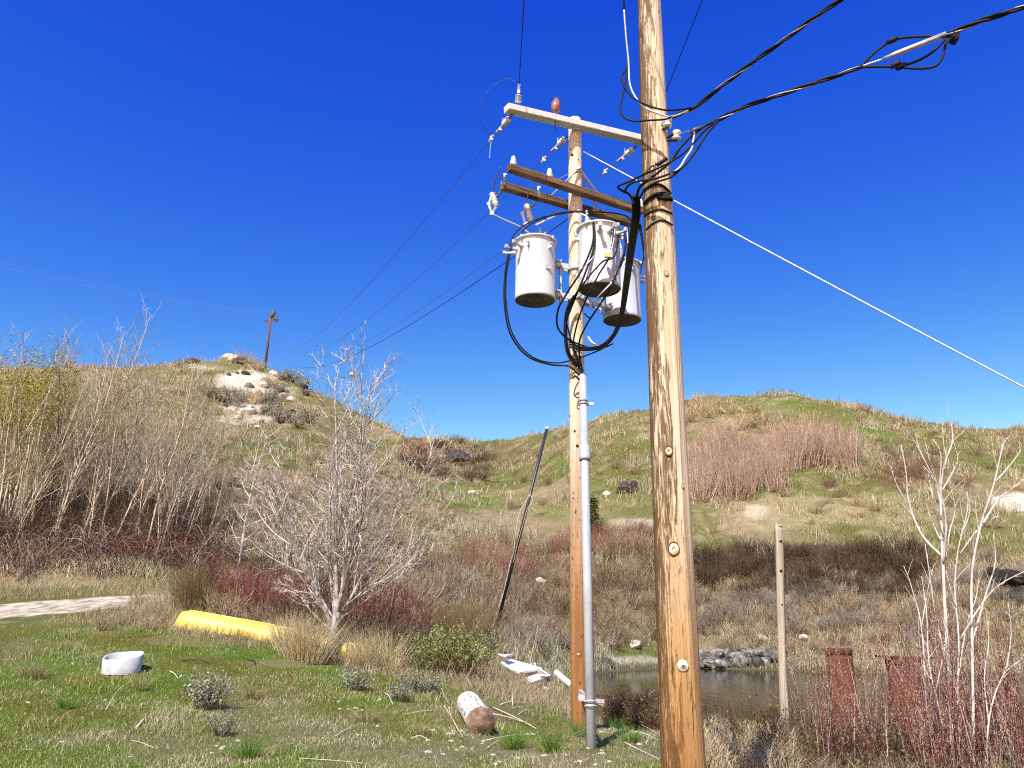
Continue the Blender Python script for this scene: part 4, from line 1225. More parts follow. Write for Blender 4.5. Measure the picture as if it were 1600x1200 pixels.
# dark undergrowth at the feet of the grove
pug = [shrub('u', 405 + i, 2.2, .7, 50, 5, mixc([(.10, .07, .05), (.15, .105, .07), (.07, .05, .04), (.2, .15, .1)]), .012, wob=.18, upt=.02, base=.7) for i in range(2)]
scatter(pug, 'undergrowth_shrub', M_TWIG, 'dark brown leafless shrub filling the foot of the left grove', 'shrub', 'dark undergrowth of the left grove', boxpts(-60, 325, 812, 866, 46, 40, 26), .75, 1.15, 41)

def tuft(seed, Hh, n, spread, cols, w=.006, bend=.5):
    q = np.random.default_rng(seed); m = MB()
    a = q.uniform(0, 6.28, n); s = spread * np.sqrt(q.uniform(0, 1, n)); L = Hh * q.uniform(.5, 1.1, n)
    b0 = np.stack([np.cos(a) * s * .25 * Hh, np.sin(a) * s * .25 * Hh, np.full(n, -.03)], 1)
    d0 = np.stack([np.cos(a) * s * .5, np.sin(a) * s * .5, np.ones(n)], 1) + q.normal(size=(n, 3)) * .08
    d0 /= np.linalg.norm(d0, axis=1, keepdims=True)
    hz = np.stack([np.cos(a + q.normal(size=n) * .6), np.sin(a + q.normal(size=n) * .6), -np.ones(n) * .3], 1)
    ts = np.linspace(0, 1, 5)
    pts = b0[:, None] + d0[:, None] * (L[:, None] * ts)[..., None] + hz[:, None] * (bend * s[:, None] * L[:, None] * ts ** 2.2)[..., None]
    rr = w * (1 - ts * .85)[None, :] * q.uniform(.7, 1.3, n)[:, None]
    cc = np.array([cols(q) for _ in range(n)])
    m.tubes(pts, rr, 3, False, cc)
    return m


pale = [tuft(530 + i, 1.3, 130, 1.1, mixc([(.56, .46, .28), (.64, .54, .36), (.46, .36, .2)]), .018, .5) for i in range(2)]
# pinkish willow thicket on the right hill
pw = [shrub('w', 400 + i, 3.3, .42, 64, 4, mixc([(.52, .35, .26), (.58, .43, .33), (.38, .27, .19), (.62, .50, .40)]), .019, upt=.03, base=1.1, wob=.07) for i in range(3)]
pts = boxpts(1072, 1215, 722, 784, 24, 1, 50) + boxpts(1205, 1335, 708, 738, 16, 2, 50)
scatter(pw, 'willow_shrub', M_TWIG, 'pinkish tan leafless willow shrub in the thicket on the right hillside', 'shrub', 'pinkish willow shrubs on the right hill', pts, .9, 1.25, 11)
# dark brown brush band and grey rounded bushes on the far bank
pdk = [shrub('d', 410 + i, 1.25, .9, 60, 4, mixc([(.13, .09, .055), (.19, .14, .09), (.09, .065, .04)]), .016, wob=.22, upt=-.03, base=.5) for i in range(3)]
scatter(pdk, 'dead_bush', M_TWIG, 'dark brown dead bush in the brush band across the far bank', 'bush', 'dark brown bushes banding the far bank', boxpts(1080, 1440, 858, 932, 105, 4, 35), .75, 1.2, 12)
pgr = [shrub('g', 420 + i, 1.0, 1.0, 85, 4, mixc([(.36, .32, .28), (.46, .42, .37), (.25, .21, .17), (.36, .29, .21)]), .012, wob=.16, upt=.02, base=.35) for i in range(3)]
scatter(pgr, 'grey_bush', M_TWIG, 'rounded grey leafless bush on the bank above the inlet water', 'bush', 'rounded grey bushes on the far bank', boxpts(1085, 1420, 915, 990, 54, 5, 35) + boxpts(1440, 1600, 860, 1000, 22, 6, 35), .7, 1.25, 13)
# tan and mixed brush on the middle slope
ptn = [shrub('t', 430 + i, 1.1, .75, 60, 4, mixc([(.46, .37, .23), (.37, .28, .17), (.58, .49, .34), (.28, .20, .12), (.44, .33, .24)]), .014, wob=.16, upt=.02, base=.4) for i in range(4)]
TANL = 'low tan dry bush on the slope behind the poles'
TANG = 'tan dry bushes on the middle slope'
mid = lambda x, y: y > np.interp(x, [560, 640, 700, 800, 880, 1040], [880, 850, 842, 845, 838, 835]) and y < np.interp(x, [560, 700, 800, 900, 1090], [930, 975, 1010, 1015, 1015])
scatter(ptn, 'dry_bush', M_TWIG, TANL, 'bush', TANG, boxpts(580, 1085, 830, 1015, 145, 7, 22, mid), .7, 1.4, 14)
pbr = [shrub('b', 440 + i, 1.2, .8, 55, 4, mixc([(.27, .19, .12), (.34, .25, .16), (.17, .11, .07), (.36, .25, .18)]), .013, wob=.2, upt=.0, base=.4) for i in range(3)]
scatter(pbr, 'brown_bush', M_TWIG, 'brown tangled bush among the tan brush behind the poles', 'bush', 'brown bushes among the tan brush', boxpts(640, 1060, 865, 1005, 80, 8, 20, lambda x, y: y < np.interp(x, [690, 800, 900, 1090], [985, 1005, 1012, 1012])), .8, 1.4, 15)
ppk = [shrub('p', 450 + i, 1.5, .5, 60, 3, mixc([(.38, .17, .12), (.44, .22, .16), (.34, .2, .14)]), .011, wob=.1, upt=.03, base=.5) for i in range(2)]
scatter(ppk, 'red_twig_bush', M_TWIG, 'rosy twigged upright bush on the slope just left of the leaning black pipe', 'bush', 'rosy bushes by the leaning pipe', boxpts(735, 815, 868, 905, 8, 9, 20), 1.0, 1.4, 16)
scatter(ppk, 'red_twig_bush', M_TWIG, 'rust coloured upright bush on the slope between the two tall poles and pipe', 'bush', 'rusty bushes between the pipe and poles', boxpts(850, 1020, 838, 870, 14, 10, 30), .9, 1.3, 17)
# left slope: pale dry brush
lf = lambda x, y: y > np.interp(x, [320, 420, 500, 560, 620, 700], [700, 680, 700, 720, 745, 800]) and y < np.interp(x, [320, 400, 500, 700], [800, 860, 900, 945])
scatter(ptn, 'dry_bush', M_TWIG, 'pale dry bush on the left hill flank behind the bare tree', 'bush', 'pale bushes on the left hill flank', boxpts(330, 700, 720, 940, 76, 21, 30, lf), .7, 1.25, 18)
# gully brush and far slope clumps
scatter(pdk, 'gully_bush', M_TWIG, 'dark brown bush in the gully between the two hills', 'bush', 'dark bushes in the gully', boxpts(630, 770, 690, 752, 34, 22, 90), 1.0, 1.8, 19)
scatter(pbr, 'hillside_bush', M_TWIG, 'small brown bush dotted on the open right hillside', 'bush', 'small bushes dotted on the right hillside', boxpts(790, 1600, 640, 800, 80, 23, 60), .5, 1.1, 20)
scatter(pale, 'bunchgrass', M_GRASS, 'small pale bunchgrass tuft dotted over the right hillside', 'bunchgrass', 'bunchgrass dotted over the right hillside', boxpts(780, 1600, 630, 840, 60, 44, 55), .4, .8, 45)
scatter(pale, 'bunchgrass', M_GRASS, 'small pale bunchgrass tuft dotted over the left hill flank', 'bunchgrass', 'bunchgrass dotted over the left hill flank', boxpts(300, 720, 570, 830, 60, 46, 45), .35, .75, 47)
scatter(pbr, 'hillside_bush', M_TWIG, 'brown bush in the dark clump high on the right hillside', 'bush', 'brown clump on the right hillside', boxpts(1375, 1450, 725, 765, 12, 24, 50), .8, 1.3, 21)
scatter(ptn, 'dry_bush', M_TWIG, 'low tan pinkish bush just above the rocks of the far shore', 'bush', 'tan bushes above the far shore rocks', boxpts(1085, 1600, 935, 1025, 62, 42, 35), .6, 1.25, 43)
# sagebrush
def sage(seed, Hh, leafc, n=55):
    p = Plant(seed); q = p.r; c = []
    for i in range(n):
        a = q.uniform(0, 6.28); s = .9 * math.sqrt(q.uniform(0, 1))
        b = p.branch(0, (math.cos(a) * .06, math.sin(a) * .06, -.03), (math.cos(a) * s, math.sin(a) * s, .9), Hh * q.uniform(.6, 1.05), .010 * Hh, 4, .14, .06, .35)
        for t in q.uniform(.35, 1.0, 16):
            j = min(int(t * 4), 3); f = t * 4 - j; c.append(b[0][j] * (1 - f) + b[0][j + 1] * f + q.normal(size=3) * Hh * .035)
    m = p.mb([0], {0: 3}, colf=vary((.24, .2, .15)))
    c = np.array(c); m.leaves(c, Hh * .085 * q.uniform(.6, 1.3, len(c)), q, np.array([leafc(q) for _ in c]), .4, .9)
    return m


SG = mixc([(.26, .29, .20), (.33, .35, .26), (.22, .26, .16), (.30, .29, .2)], .18)
ps = [sage(460 + i, 1.0, SG) for i in range(3)]
scatter(ps, 'sagebrush', M_LEAF, 'grey green sagebrush on the pale outcrop of the left hill', 'sagebrush', 'sagebrush on the left hill outcrop', boxpts(415, 480, 622, 672, 9, 25, 60) + boxpts(430, 480, 585, 625, 4, 26, 60) + boxpts(320, 370, 612, 640, 4, 27, 60), 1.6, 2.8, 22)
for px, py, s, lab in ((555, 1078, .50, 'blue grey sagebrush clump on the lawn below the bare tree'), (320, 1108, .62, 'pale grey sagebrush clump on the lawn right of the cut ring'), (622, 1095, .40, 'small grey sage clump left of the log'), (668, 1083, .46, 'grey sage clump on the grass in front of the green bush'), (345, 1150, .34, 'low grey sage tuft near the bottom of the lawn'), (640, 1080, .38, 'grey sage tuft between two others in front of the green bush')):
    scatter(ps[:2], 'sagebrush', M_LEAF, lab, 'sagebrush', None, [G(px, py)], s, s * 1.05, 30 + px)


# ---------------------------------------------------------------- grass tufts (things) and grass cover (stuff)
ST = mixc([(.72, .60, .36), (.62, .50, .28), (.80, .70, .47), (.48, .37, .19)], .15)
tall = [tuft(500 + i, .95, 110, .75, ST, .005, .35) for i in range(3)]
TL = [(448, 1026), (460, 1030), (470, 1032), (480, 1034), (492, 1036), (500, 1030), (440, 1018), (576, 1040), (588, 1046), (570, 1034), (560, 1042), (600, 1040), (610, 1050), (446, 1018), (470, 1020)]
scatter(tall, 'tall_dry_grass', M_GRASS, 'tall straw coloured grass clump growing around the yellow canoe and bare tree', 'grass clump', 'tall straw grass around the canoe', [G(*q) for q in TL], .72, 1.1, 23, .0)
lt = [tuft(510 + i, .34, 110, 1.0, mixc([(.42, .36, .16), (.30, .30, .09), (.20, .24, .06), (.5, .42, .24)]), .0035, .5) for i in range(3)]
LT = [(218, 1078, 'straw and green grass tuft in front of the cut ring'), (60, 1060, 'straw grass tuft on the lawn near the left edge'), (392, 1092, 'pale straw tuft on the lawn left of centre'), (103, 1108, 'small dark green tuft at left on the lawn'), (575, 1128, 'spiky pale grass tuft mid lawn left of the log'), (40, 1058, 'second straw tuft beside the left edge'), (385, 1185, 'bright green grass tuft at the bottom of the lawn'), (800, 1170, 'rounded green weed tuft right of the log'), (860, 1176, 'yellow green tuft left of the conduit foot'), (965, 1140, 'bright green grass clump right of the conduit foot'), (985, 1160, 'second bright green grass clump near the conduit foot'), (655, 1150, 'low pale tuft left of the log end'), (880, 1160, 'grass tuft at the foot of the rear pole'), (905, 1150, 'thin grass growing against the rear pole foot')]
ltg = [tuft(520 + i, .30, 140, 1.0, mixc([(.10, .22, .03), (.14, .28, .05), (.20, .26, .05)]), .004, .5) for i in range(2)]
for i, (px, py, lab) in enumerate(LT):
    gr = 'green' in lab and 'straw' not in lab or 'thin' in lab
    scatter(ltg if gr else lt, 'grass_tuft', M_GRASS, lab, 'grass tuft', None, [G(px, py)], .8, 1.15, 200 + i, .0)
scatter(pale, 'bunchgrass', M_GRASS, 'pale straw bunchgrass clump near the crest of the right hill', 'bunchgrass', 'pale bunchgrass on the right hill crest', [G(x, y, 60) for x, y in ((1098, 640), (1110, 634), (1122, 646), (1100, 652), (1142, 648), (1172, 645), (1080, 660), (1082, 650), (1160, 668), (1190, 664), (1150, 672))], 1.3, 1.8, 24)
scatter(pale, 'bunchgrass', M_GRASS, 'straw bunchgrass on the skyline of the right hill', 'bunchgrass', 'bunchgrass along the right skyline', [crest(x, 60, 150) for x in (1294, 1340, 1372, 1411, 1480, 1488, 1585, 1592)], .6, 1.0, 25)
scatter(pale, 'bunchgrass', M_GRASS, 'tawny bunchgrass clump on the left hill outcrop', 'bunchgrass', 'bunchgrass on the left outcrop', [G(x, y, 60) for x, y in ((398, 630), (392, 632), (425, 606), (360, 556), (355, 560), (365, 562), (385, 568), (400, 578))], 1.3, 2.0, 26)


def blades(name, label, x, y, L, w, cols, lean=.5, seed=1, z=None, seg=2):
    """ground cover: one object of single grass blades (three sided, pointed)"""
    q = np.random.default_rng(seed); n = len(x); z = H(x, y) if z is None else z
    a = q.uniform(0, 6.28, n); ld = lean * np.sqrt(q.uniform(0, 1, n)) * L
    b = np.stack([x, y, z - .01], 1)
    dx = np.stack([np.cos(a), np.sin(a), np.zeros(n)], 1)
    mid_ = b + dx * (ld * .35)[:, None]; mid_[:, 2] += L * .58
    tip = b + dx * ld[:, None]; tip[:, 2] += L * np.sqrt(np.maximum(1 - (ld / L) ** 2 * .6, .2))
    ph = q.uniform(0, 6.28, n); sx = np.stack([np.cos(ph), np.sin(ph), np.zeros(n)], 1); sy = np.stack([-np.sin(ph), np.cos(ph), np.zeros(n)], 1)
    W = (w * np.ones(n))[:, None]
    V = np.stack([b - sx * W, b + sx * W, b + sy * W * .8, mid_ - sx * W * .7, mid_ + sx * W * .7, mid_ + sy * W * .6, tip], 1).reshape(-1, 3)
    k = np.arange(n)[:, None] * 7
    Q = np.concatenate([k + np.array([[0, 1, 4, 3]]), k + np.array([[1, 2, 5, 4]]), k + np.array([[2, 0, 3, 5]])], 0)
    T = np.concatenate([k + np.array([[3, 4, 6]]), k + np.array([[4, 5, 6]]), k + np.array([[5, 3, 6]])], 0)
    m = MB(); m.add(V, Q, np.repeat(cols, 7, axis=0), False)
    m.F.append(T); m.S.append(False)
    o = m.build(name, M_GRASS)
    return tag(o, label, 'grass', None, 'stuff')


def field(n, y0, y1, u0, u1, seed, keep=None):
    q = np.random.default_rng(seed)
    Y = np.exp(q.uniform(math.log(y0), math.log(y1), n)); u = q.uniform(u0, u1, n); x = u * Y
    z = H(x, Y)
    px, py = project(np.stack([x, Y, z], 1))
    ok = (z > WZ + .05) & (px > -120) & (px < 1720)
    if keep is not None: ok &= keep(x, Y, px, py, q)
    return x[ok], Y[ok], z[ok], px[ok], py[ok], q


def on_track(px, py):
    c = np.interp(px, [-400, 0, 60, 120, 175, 215], [985, 960, 955, 949, 943, 938]); h = np.interp(px, [-400, 0, 120, 190, 240], [22, 20, 16, 9, 3])
    return (np.abs(py - c) < h) & (px < 200)


# lawn
def lawn_keep(x, y, px, py, q):
    edge = 17.2 + np.interp(px, [0, 300, 600, 900], [2.5, .6, .2, -.8]); return (y < edge) & ~on_track(px, py) & (px < 1130)
x, y, z, px, py, q = field(420000, 7.6, 20, -.75, .3, 1, lawn_keep)
gc = ground_col(x, y, z)
pat = fbm(x / .8, y / .8, 61, 3); dry = q.random(len(x)) < np.clip(.10 + 1.6 * (fbm(x / .9, y / .9, 62, 3) - .5), .05, .45)
bare = sstep(1110, 1190, py) * sstep(350, 700, px)
ok = (q.random(len(x)) > .75 * bare * (pat > .42)) & (q.random(len(x)) > .35)
col = np.where(dry[:, None], np.array([.42, .36, .22]), gc * .75 + np.array([.145, .205, .034]) * .6) * (1 + .25 * q.normal(size=(len(x), 1)))
L = np.where(dry, .055, .032) * q.uniform(.5, 1.5, len(x)) * (1 + 2.2 * sstep(.58, .78, pat))
blades('lawn_grass', 'short patchy green and straw lawn grass in front', x[ok], y[ok], L[ok], .0038, np.clip(col[ok], .01, .9), .9, 2, z[ok])
# rough dry strip between the lawn and the brush, and the near right bank
def strip_keep(x, y, px, py, q):
    edge = 16.4 + np.interp(px, [0, 300, 600, 900], [2.8, .4, .0, -1.0]); return (y > edge) & (y < 27) & ~on_track(px, py) & (px < 1000)
x, y, z, px, py, q = field(60000, 14.5, 27, -.75, .2, 3, strip_keep)
col = np.array([.33, .265, .155]) * (1 + .3 * q.normal(size=(len(x), 1))) * (1 + .1 * q.normal(size=(len(x), 3)))
blades('dry_grass_strip', 'low dry straw and weeds along the edge of the brush', x, y, .2 * q.uniform(.4, 1.5, len(x)), .005, np.clip(col, .01, .9), .9, 4, z)
x, y, z, px, py, q = field(46000, 9.4, 19, .17, .75, 5, lambda x, y, px, py, q: px > 1080)
m_st = (px < 1240)
cs = np.array([(.36, .29, .17), (.22, .15, .09), (.20, .09, .07), (.13, .15, .04), (.46, .38, .24)])
col = cs[q.choice(5, len(x), p=[.24, .32, .22, .12, .10])]
col = np.where((m_st & (q.random(len(x)) < .6))[:, None], np.array([.50, .42, .27]), col) * (1 + .25 * q.normal(size=(len(x), 1)))
blades('bank_grass', 'dry matted grass on the near bank at the right', x, y, np.where(m_st, .34, .24) * q.uniform(.3, 1.6, len(x)), .005, np.clip(col, .01, .9), 1.0, 6, z)
# hillsides
def hill_keep(x, y, px, py, q):
    s = np.zeros(len(x), bool)
    for (cx, cy, rx, ry, col, st) in PATCH:
        if col is SAND and st > .75: s |= ((px - cx) / rx) ** 2 + ((py - cy) / ry) ** 2 < q.uniform(.4, 1.3, len(x))
    bz = ((py > np.interp(px, [400, 560, 700, 800, 880, 1085], [880, 870, 850, 855, 855, 855])) & (px > 400) & (px < 1090)) | ((px > 1080) & (py > 850)) | ((px < 330) & (y > 27) & (y < 52))
    pat_ = fbm(x / 6, y / 6, 81, 3); s |= (q.random(len(x)) > np.clip(.30 + 3.4 * (pat_ - .42), .12, 1)) & (y > 52)
    return ~s & ~(bz & (q.random(len(x)) < .45))
x, y, z, px, py, q = field(420000, 26, 205, -.72, .72, 7, hill_keep)
gc = ground_col(x, y, z)
clump = fbm(x / 2.4, y / 2.4, 71, 3)
dry = q.random(len(x)) < np.clip(np.where((px > 760) & (y > 58), .30, .40) + 2.4 * (clump - .48), .08, .9)
col = np.where(dry[:, None], gc * .35 + np.array([.50, .44, .31]) * .62, gc * .92) * (1 + .22 * q.normal(size=(len(x), 1)))
L = (.14 + .6 * sstep(.5, .70, clump)) * np.where((y < 58) & (px > 400), 1.35, 1) * q.uniform(.5, 1.5, len(x)) * np.interp(y, [26, 60, 200], [.7, 1.1, 1.7])
blades('hillside_grass', 'dry bunchy grass covering both hillsides', x, y, L, .00034 * y + .004, np.clip(col, .01, .9), .75, 8, z)

x, y, z, px, py, q = field(60000, 43, 54, .14, .72, 17, lambda x, y, px, py, q: (px > 1060) & ((py < 1008) | (px > 1230)) & (q.random(len(x)) < .25 + 1.2 * sstep(.4, .65, fbm(x / 1.5, y / 1.5, 88, 3))))
col = np.array([[.42, .35, .22], [.33, .25, .16], [.50, .44, .31], [.24, .17, .11]])[q.choice(4, len(x))] * (1 + .2 * q.normal(size=(len(x), 1)))
blades('far_bank_grass', 'straw grass and weeds along the far bank above the water', x, y, .42 * q.uniform(.4, 1.6, len(x)), .016, np.clip(col, .01, .9), .9, 18, z)
# bramble thicket below the grove (uncountable canes)
q = np.random.default_rng(9)
m = MB(); lines, rad, cols = [], [], []
tx = q.uniform(-.74, -.345, 3600); ty = np.exp(q.uniform(math.log(24.2), math.log(33), 3600))
for u, Y in zip(tx, ty):
    x = u * Y; px_, py_ = project(np.array([x, Y, h1(x, Y)]))
    if px_ > 345 or px_ < -90: continue
    if Y < 24.0 + 6.5 * (vnoise(px_ / 38, 0, 5) - .15): continue
    a = q.uniform(0, 6.28); L = q.uniform(.5, 1.5) * (.6 + .9 * vnoise(px_ / 30, Y / 2, 15)); h = L * q.uniform(.35, .95)
    t = np.linspace(0, 1, 5); z0 = h1(x, Y) - .03
    lines.append(np.stack([x + math.cos(a) * L * t, Y + math.sin(a) * L * t, z0 + h * 4 * t * (1 - t) * .8 + h * .5 * t], 1) + q.normal(size=(5, 3)) * .04)
    rad.append(np.linspace(.011, .005, 5)); k = q.random()
    cols.append(np.array([.125, .055, .045] if k < .4 else [.26, .18, .15] if k < .65 else [.08, .05, .035] if k < .88 else [.34, .30, .26]) * (1 + .2 * q.normal()))
m.tubes(np.array(lines), np.array(rad), 3, False, np.clip(cols, .01, .9))
Lp = np.array(lines); c = Lp[:, 1:].reshape(-1, 3); c = np.concatenate([c, c + q.normal(size=c.shape) * .1]); c = c[q.random(len(c)) < .8]
lc = np.array([[.11, .045, .03], [.17, .08, .04], [.07, .035, .025], [.17, .14, .05]])[q.choice(4, len(c), p=[.4, .3, .2, .1])] * (1 + .25 * q.normal(size=(len(c), 1)))
m.leaves(c, .07, q, np.clip(lc, .01, .9), .6)
tag(m.build('bramble_thicket', M_TWIG), 'reddish brown bramble thicket at the foot of the left grove', 'bramble', None, 'stuff')

# ---------------------------------------------------------------- red dogwood and dark brush behind the canoe
pdg = [shrub('r', 540 + i, 1.7, .62, 46, 5, mixc([(.30, .035, .05), (.20, .035, .04), (.36, .07, .08), (.12, .04, .035), (.22, .11, .07)]), .0085, wob=.15, upt=.03, base=.4, n2=2, Lvar=.45) for i in range(3)]
scatter(pdg, 'dogwood_shrub', M_TWIG, 'dark red twigged leafless shrub behind the yellow canoe', 'shrub', 'red twig shrubs behind the canoe', [G(x, y, 15) for x, y in ((330, 955), (368, 962), (420, 968), (348, 932), (400, 942), (470, 955), (500, 985), (560, 996), (600, 1000), (560, 972), (640, 992))], .6, 1.02, 27)
pbo = [shrub('o', 550 + i, 1.45, .6, 60, 5, mixc([(.24, .17, .08), (.18, .13, .06), (.30, .21, .1)]), .007, wob=.12, upt=.04, base=.3, n2=2) for i in range(2)]
scatter(pbo, 'brown_shrub', M_TWIG, 'olive brown twiggy shrub left of the red ones behind the canoe end', 'shrub', 'olive brown shrubs behind the canoe end', [G(x, y, 15) for x, y in ((285, 955), (300, 958), (310, 940))], .75, .95, 28)
scatter(pbo, 'brown_shrub', M_TWIG, 'dark tangled shrub directly behind the leafy green bush', 'shrub', 'dark shrubs behind the green bush', [G(x, y, 15) for x, y in ((690, 1000), (715, 1000), (740, 1005), (705, 985), (760, 1008), (670, 995), (725, 985))], .7, 1.0, 29)
scatter(pgr, 'grey_bush', M_TWIG, 'grey dead bush sprawling between the leaning pipe and the rear pole', 'bush', 'grey dead bushes beside the rear pole', [G(x, y, 15) for x, y in ((800, 1010), (825, 1015), (850, 1012), (870, 1008), (820, 990), (845, 985), (790, 985))], .9, 1.3, 31)
scatter(ptn, 'dry_bush', M_TWIG, 'tan dry bush mixed among the red twig shrubs behind the canoe', 'bush', 'tan bushes among the red shrubs', [G(x, y, 15) for x, y in ((345, 965), (400, 972), (440, 960), (480, 975), (530, 985), (585, 1000), (620, 1005), (650, 1010), (300, 935), (370, 920), (430, 930), (520, 960), (600, 970))], .55, .95, 33)
scatter(pdk, 'dead_bush', M_TWIG, 'dark dead bush tucked among the red twig shrubs behind the bare tree', 'bush', 'dark bushes among the red shrubs', [G(x, y, 15) for x, y in ((455, 985), (545, 1005), (590, 985), (660, 1005), (490, 965), (410, 955))], .6, .9, 34)
# low pale weeds around the left end of the canoe
scatter(ptn, 'dry_weed', M_TWIG, 'low pale brown weed clump left of the canoe by the track', 'weed clump', 'pale weed clumps by the canoe', [G(x, y, 14) for x, y in ((225, 965), (200, 972), (245, 955), (180, 978), (250, 972), (215, 950), (235, 985), (160, 985))], .28, .42, 32)

# ---------------------------------------------------------------- the big bare tree
p = Plant(611); q = p.r
tr = p.branch(0, (0, 0, -.15), (.04, 0, 1), 1.0, .088, 5, .05, .1, .85)
top = tr[0][-1]
limbs = []
for i, (dx, dy, L, r0) in enumerate(((.13, .05, 5.5, .050), (-.06, -.1, 5.4, .046), (.20, -.12, 5.1, .040), (.27, .1, 4.9, .036), (-.16, .15, 5.0, .036), (.05, .2, 5.2, .036), (-.36, .1, 3.9, .038), (.50, .15, 3.7, .038), (.25, .3, 3.9, .042), (-.28, -.25, 4.0, .044), (-.70, -.1, 3.2, .026), (.95, -.2, 3.1, .026), (-1.1, .2, 2.5, .019), (1.3, .1, 2.6, .019), (.45, -.45, 3.2, .036), (-.5, .45, 3.2, .034), (-.15, .35, 4.2, .040))):
    s = tr[0][3 + (i % 3)] if i > 2 else top
    limbs.append(p.branch(1, s, (dx, dy, .95), L, r0 * .82, 8, .07, .075, .2))
for b in limbs:
    for b2 in p.kids(2, b, 13, .10, .98, .58, .34, .5, 5, .10, .09, .5, .0075):
        for b3 in p.kids(3, b2, 6, .12, .98, .65, .46, .6, 4, .13, .05, .3, .0058):
            p.kids(4, b3, 3, .2, .98, .65, .55, .7, 3, .15, .02, .3, .0048)
g = G(514, 1022)
bt = empty('bare_tree', g, 'spreading grey leafless tree standing at the yellow canoe', 'tree')
p.mb([0, 1], {0: 12, 1: 8}).build('trunk', M_GREYBARK, bt)
p.mb([2, 3, 4], {2: 5, 3: 3, 4: 3}, colf=mixc([(.62, .58, .53), (.46, .42, .38), (.76, .73, .68), (.24, .20, .18)])).build('branches', M_TWIG, bt)
tips = np.array([t_ for l, t_, d in p.tips if l >= 3]); c = tips[q.random(len(tips)) < .4]
MB().leaves(c, .045, q, np.clip(np.array([.22, .13, .12]) * (1 + .3 * q.normal(size=(len(c), 1))), .01, .9), .5).build('catkins', M_LEAF, bt)['kind'] = 'stuff'
bt.scale = (1.16, 1.1, .97)
# plastic scrap caught in the top
def scrap(px, py, Y, w, label):
    c = P(px, py, Y); q = np.random.default_rng(int(px)); m = MB()
    m.lathe([(.01, -.5), (.55, -.35), (.8, 0), (.6, .3), (.25, .45), (.01, .5)], (0, 0, 0), (.2, 0, 1), 12)
    V = m.V[0]; m.V[0] = c + V * w * (1 + .35 * (vnoise(V[:, 0] * 4 + 9, V[:, 2] * 4 + V[:, 1] * 3, 2) - .5))[:, None] + q.normal(size=V.shape) * w * .08
    tag(m.build('plastic_scrap', mat_noise('dirty_white_plastic', (.55, .5, .4), (.8, .76, .68), 20, .5)), label, 'plastic scrap')
scrap(551, 585, g[1] + .1, .10, 'whitish plastic scrap caught in the top of the bare tree')
scrap(402, 667, 19.5, .085, 'pale scrap caught on the tip of the small sapling left of the bare tree')
# small pale sapling to its left
p = Plant(620)
tr = p.branch(0, (0, 0, -.1), (.08, 0, 1), 3.9, .040, 9, .025, .06, .15)
for b in p.kids(1, tr, 26, .15, .95, 1.0, .32, .5, 5, .08, .06, .6, .007): p.kids(2, b, 5, .2, 1, .6, .4, .6, 3, .12, .05, .3, .0042)
g2 = G(368, 905, 17); g2 = np.array(g2)
sp = empty('pale_sapling', g2, 'small pale grey bare sapling standing left of the big bare tree', 'sapling')
p.mb([0], {0: 7}).build('trunk', M_GREYBARK, sp); p.mb([1, 2], {1: 4}, colf=mixc([(.66, .61, .53), (.52, .46, .38)])).build('branches', M_TWIG, sp)
hz = (P(401, 655, g2[1])[2] - g2[2]) / 3.9; sp.scale = (hz, hz, hz)

# ---------------------------------------------------------------- leafy green bush
p = Plant(630); q = p.r; c = []
for i in range(95):
    a = q.uniform(0, 6.28); s = 1.15 * math.sqrt(q.uniform(0, 1)); bx = q.uniform(-.75, .75)
    b = p.branch(0, (bx * .7, q.normal() * .18, -.05), (math.cos(a) * s * .6 + bx * .35, math.sin(a) * s * .6, 1), q.uniform(.65, 1.12), .010, 5, .13, .02, .35)
    for b2 in p.kids(1, b, 6, .3, .98, .6, .4, .6, 3, .14, .05, .4, .004):
        for t in q.uniform(.1, 1, 9):
            j = min(int(t * 3), 2); f = t * 3 - j; c.append(b2[0][j] * (1 - f) + b2[0][j + 1] * f + q.normal(size=3) * .022)
gb = G(703, 1058)
gbush = empty('leafy_bush', gb, 'rounded bush with small yellow green leaves at the edge of the lawn', 'bush')
p.mb([0, 1], {0: 5, 1: 3}, colf=mixc([(.25, .2, .14), (.34, .28, .2), (.18, .12, .08)])).build('stems', M_TWIG, gbush)
c = np.array(c); GL = mixc([(.20, .26, .05), (.14, .20, .035), (.27, .31, .09), (.34, .34, .14)], .2)
MB().leaves(c, .050 * q.uniform(.6, 1.35, len(c)), q, np.array([GL(q) for _ in c]), .55, .5).build('leaves', M_LEAF, gbush)['kind'] = 'stuff'
gbush.scale = (1.02, .9, 1.0)
# small juniper behind the rear pole
p = Plant(640); q = p.r; c = []
tr = p.branch(0, (0, 0, -.1), (0, 0, 1), 2.2, .07, 6, .03, .05, .2)
for b in p.kids(1, tr, 70, .03, .98, .75, .40, .4, 4, .08, .14, .85, .008):
    for t in q.uniform(.15, 1, 46):
        j = min(int(t * 4), 3); f = t * 4 - j; c.append(b[0][j] * (1 - f) + b[0][j + 1] * f + q.normal(size=3) * .07)
gj = G(923, 842, 30)
jn = empty('juniper', gj, 'small dark green conical juniper behind the rear pole', 'juniper')
p.mb([0, 1], {0: 6, 1: 3}, colf=vary((.14, .09, .06))).build('trunk', M_TWIG, jn)
c = np.array(c); JL = mixc([(.075, .105, .018), (.11, .13, .02), (.16, .165, .03)], .2)
MB().leaves(c, .11 * q.uniform(.6, 1.3, len(c)), q, np.array([JL(q) for _ in c]), .45, .8).build('foliage', M_LEAF, jn)['kind'] = 'stuff'
hh = (P(923, 778, gj[1])[2] - gj[2]) / 2.25; jn.scale = (hh * 1.7, hh * 1.4, hh * 1.02)

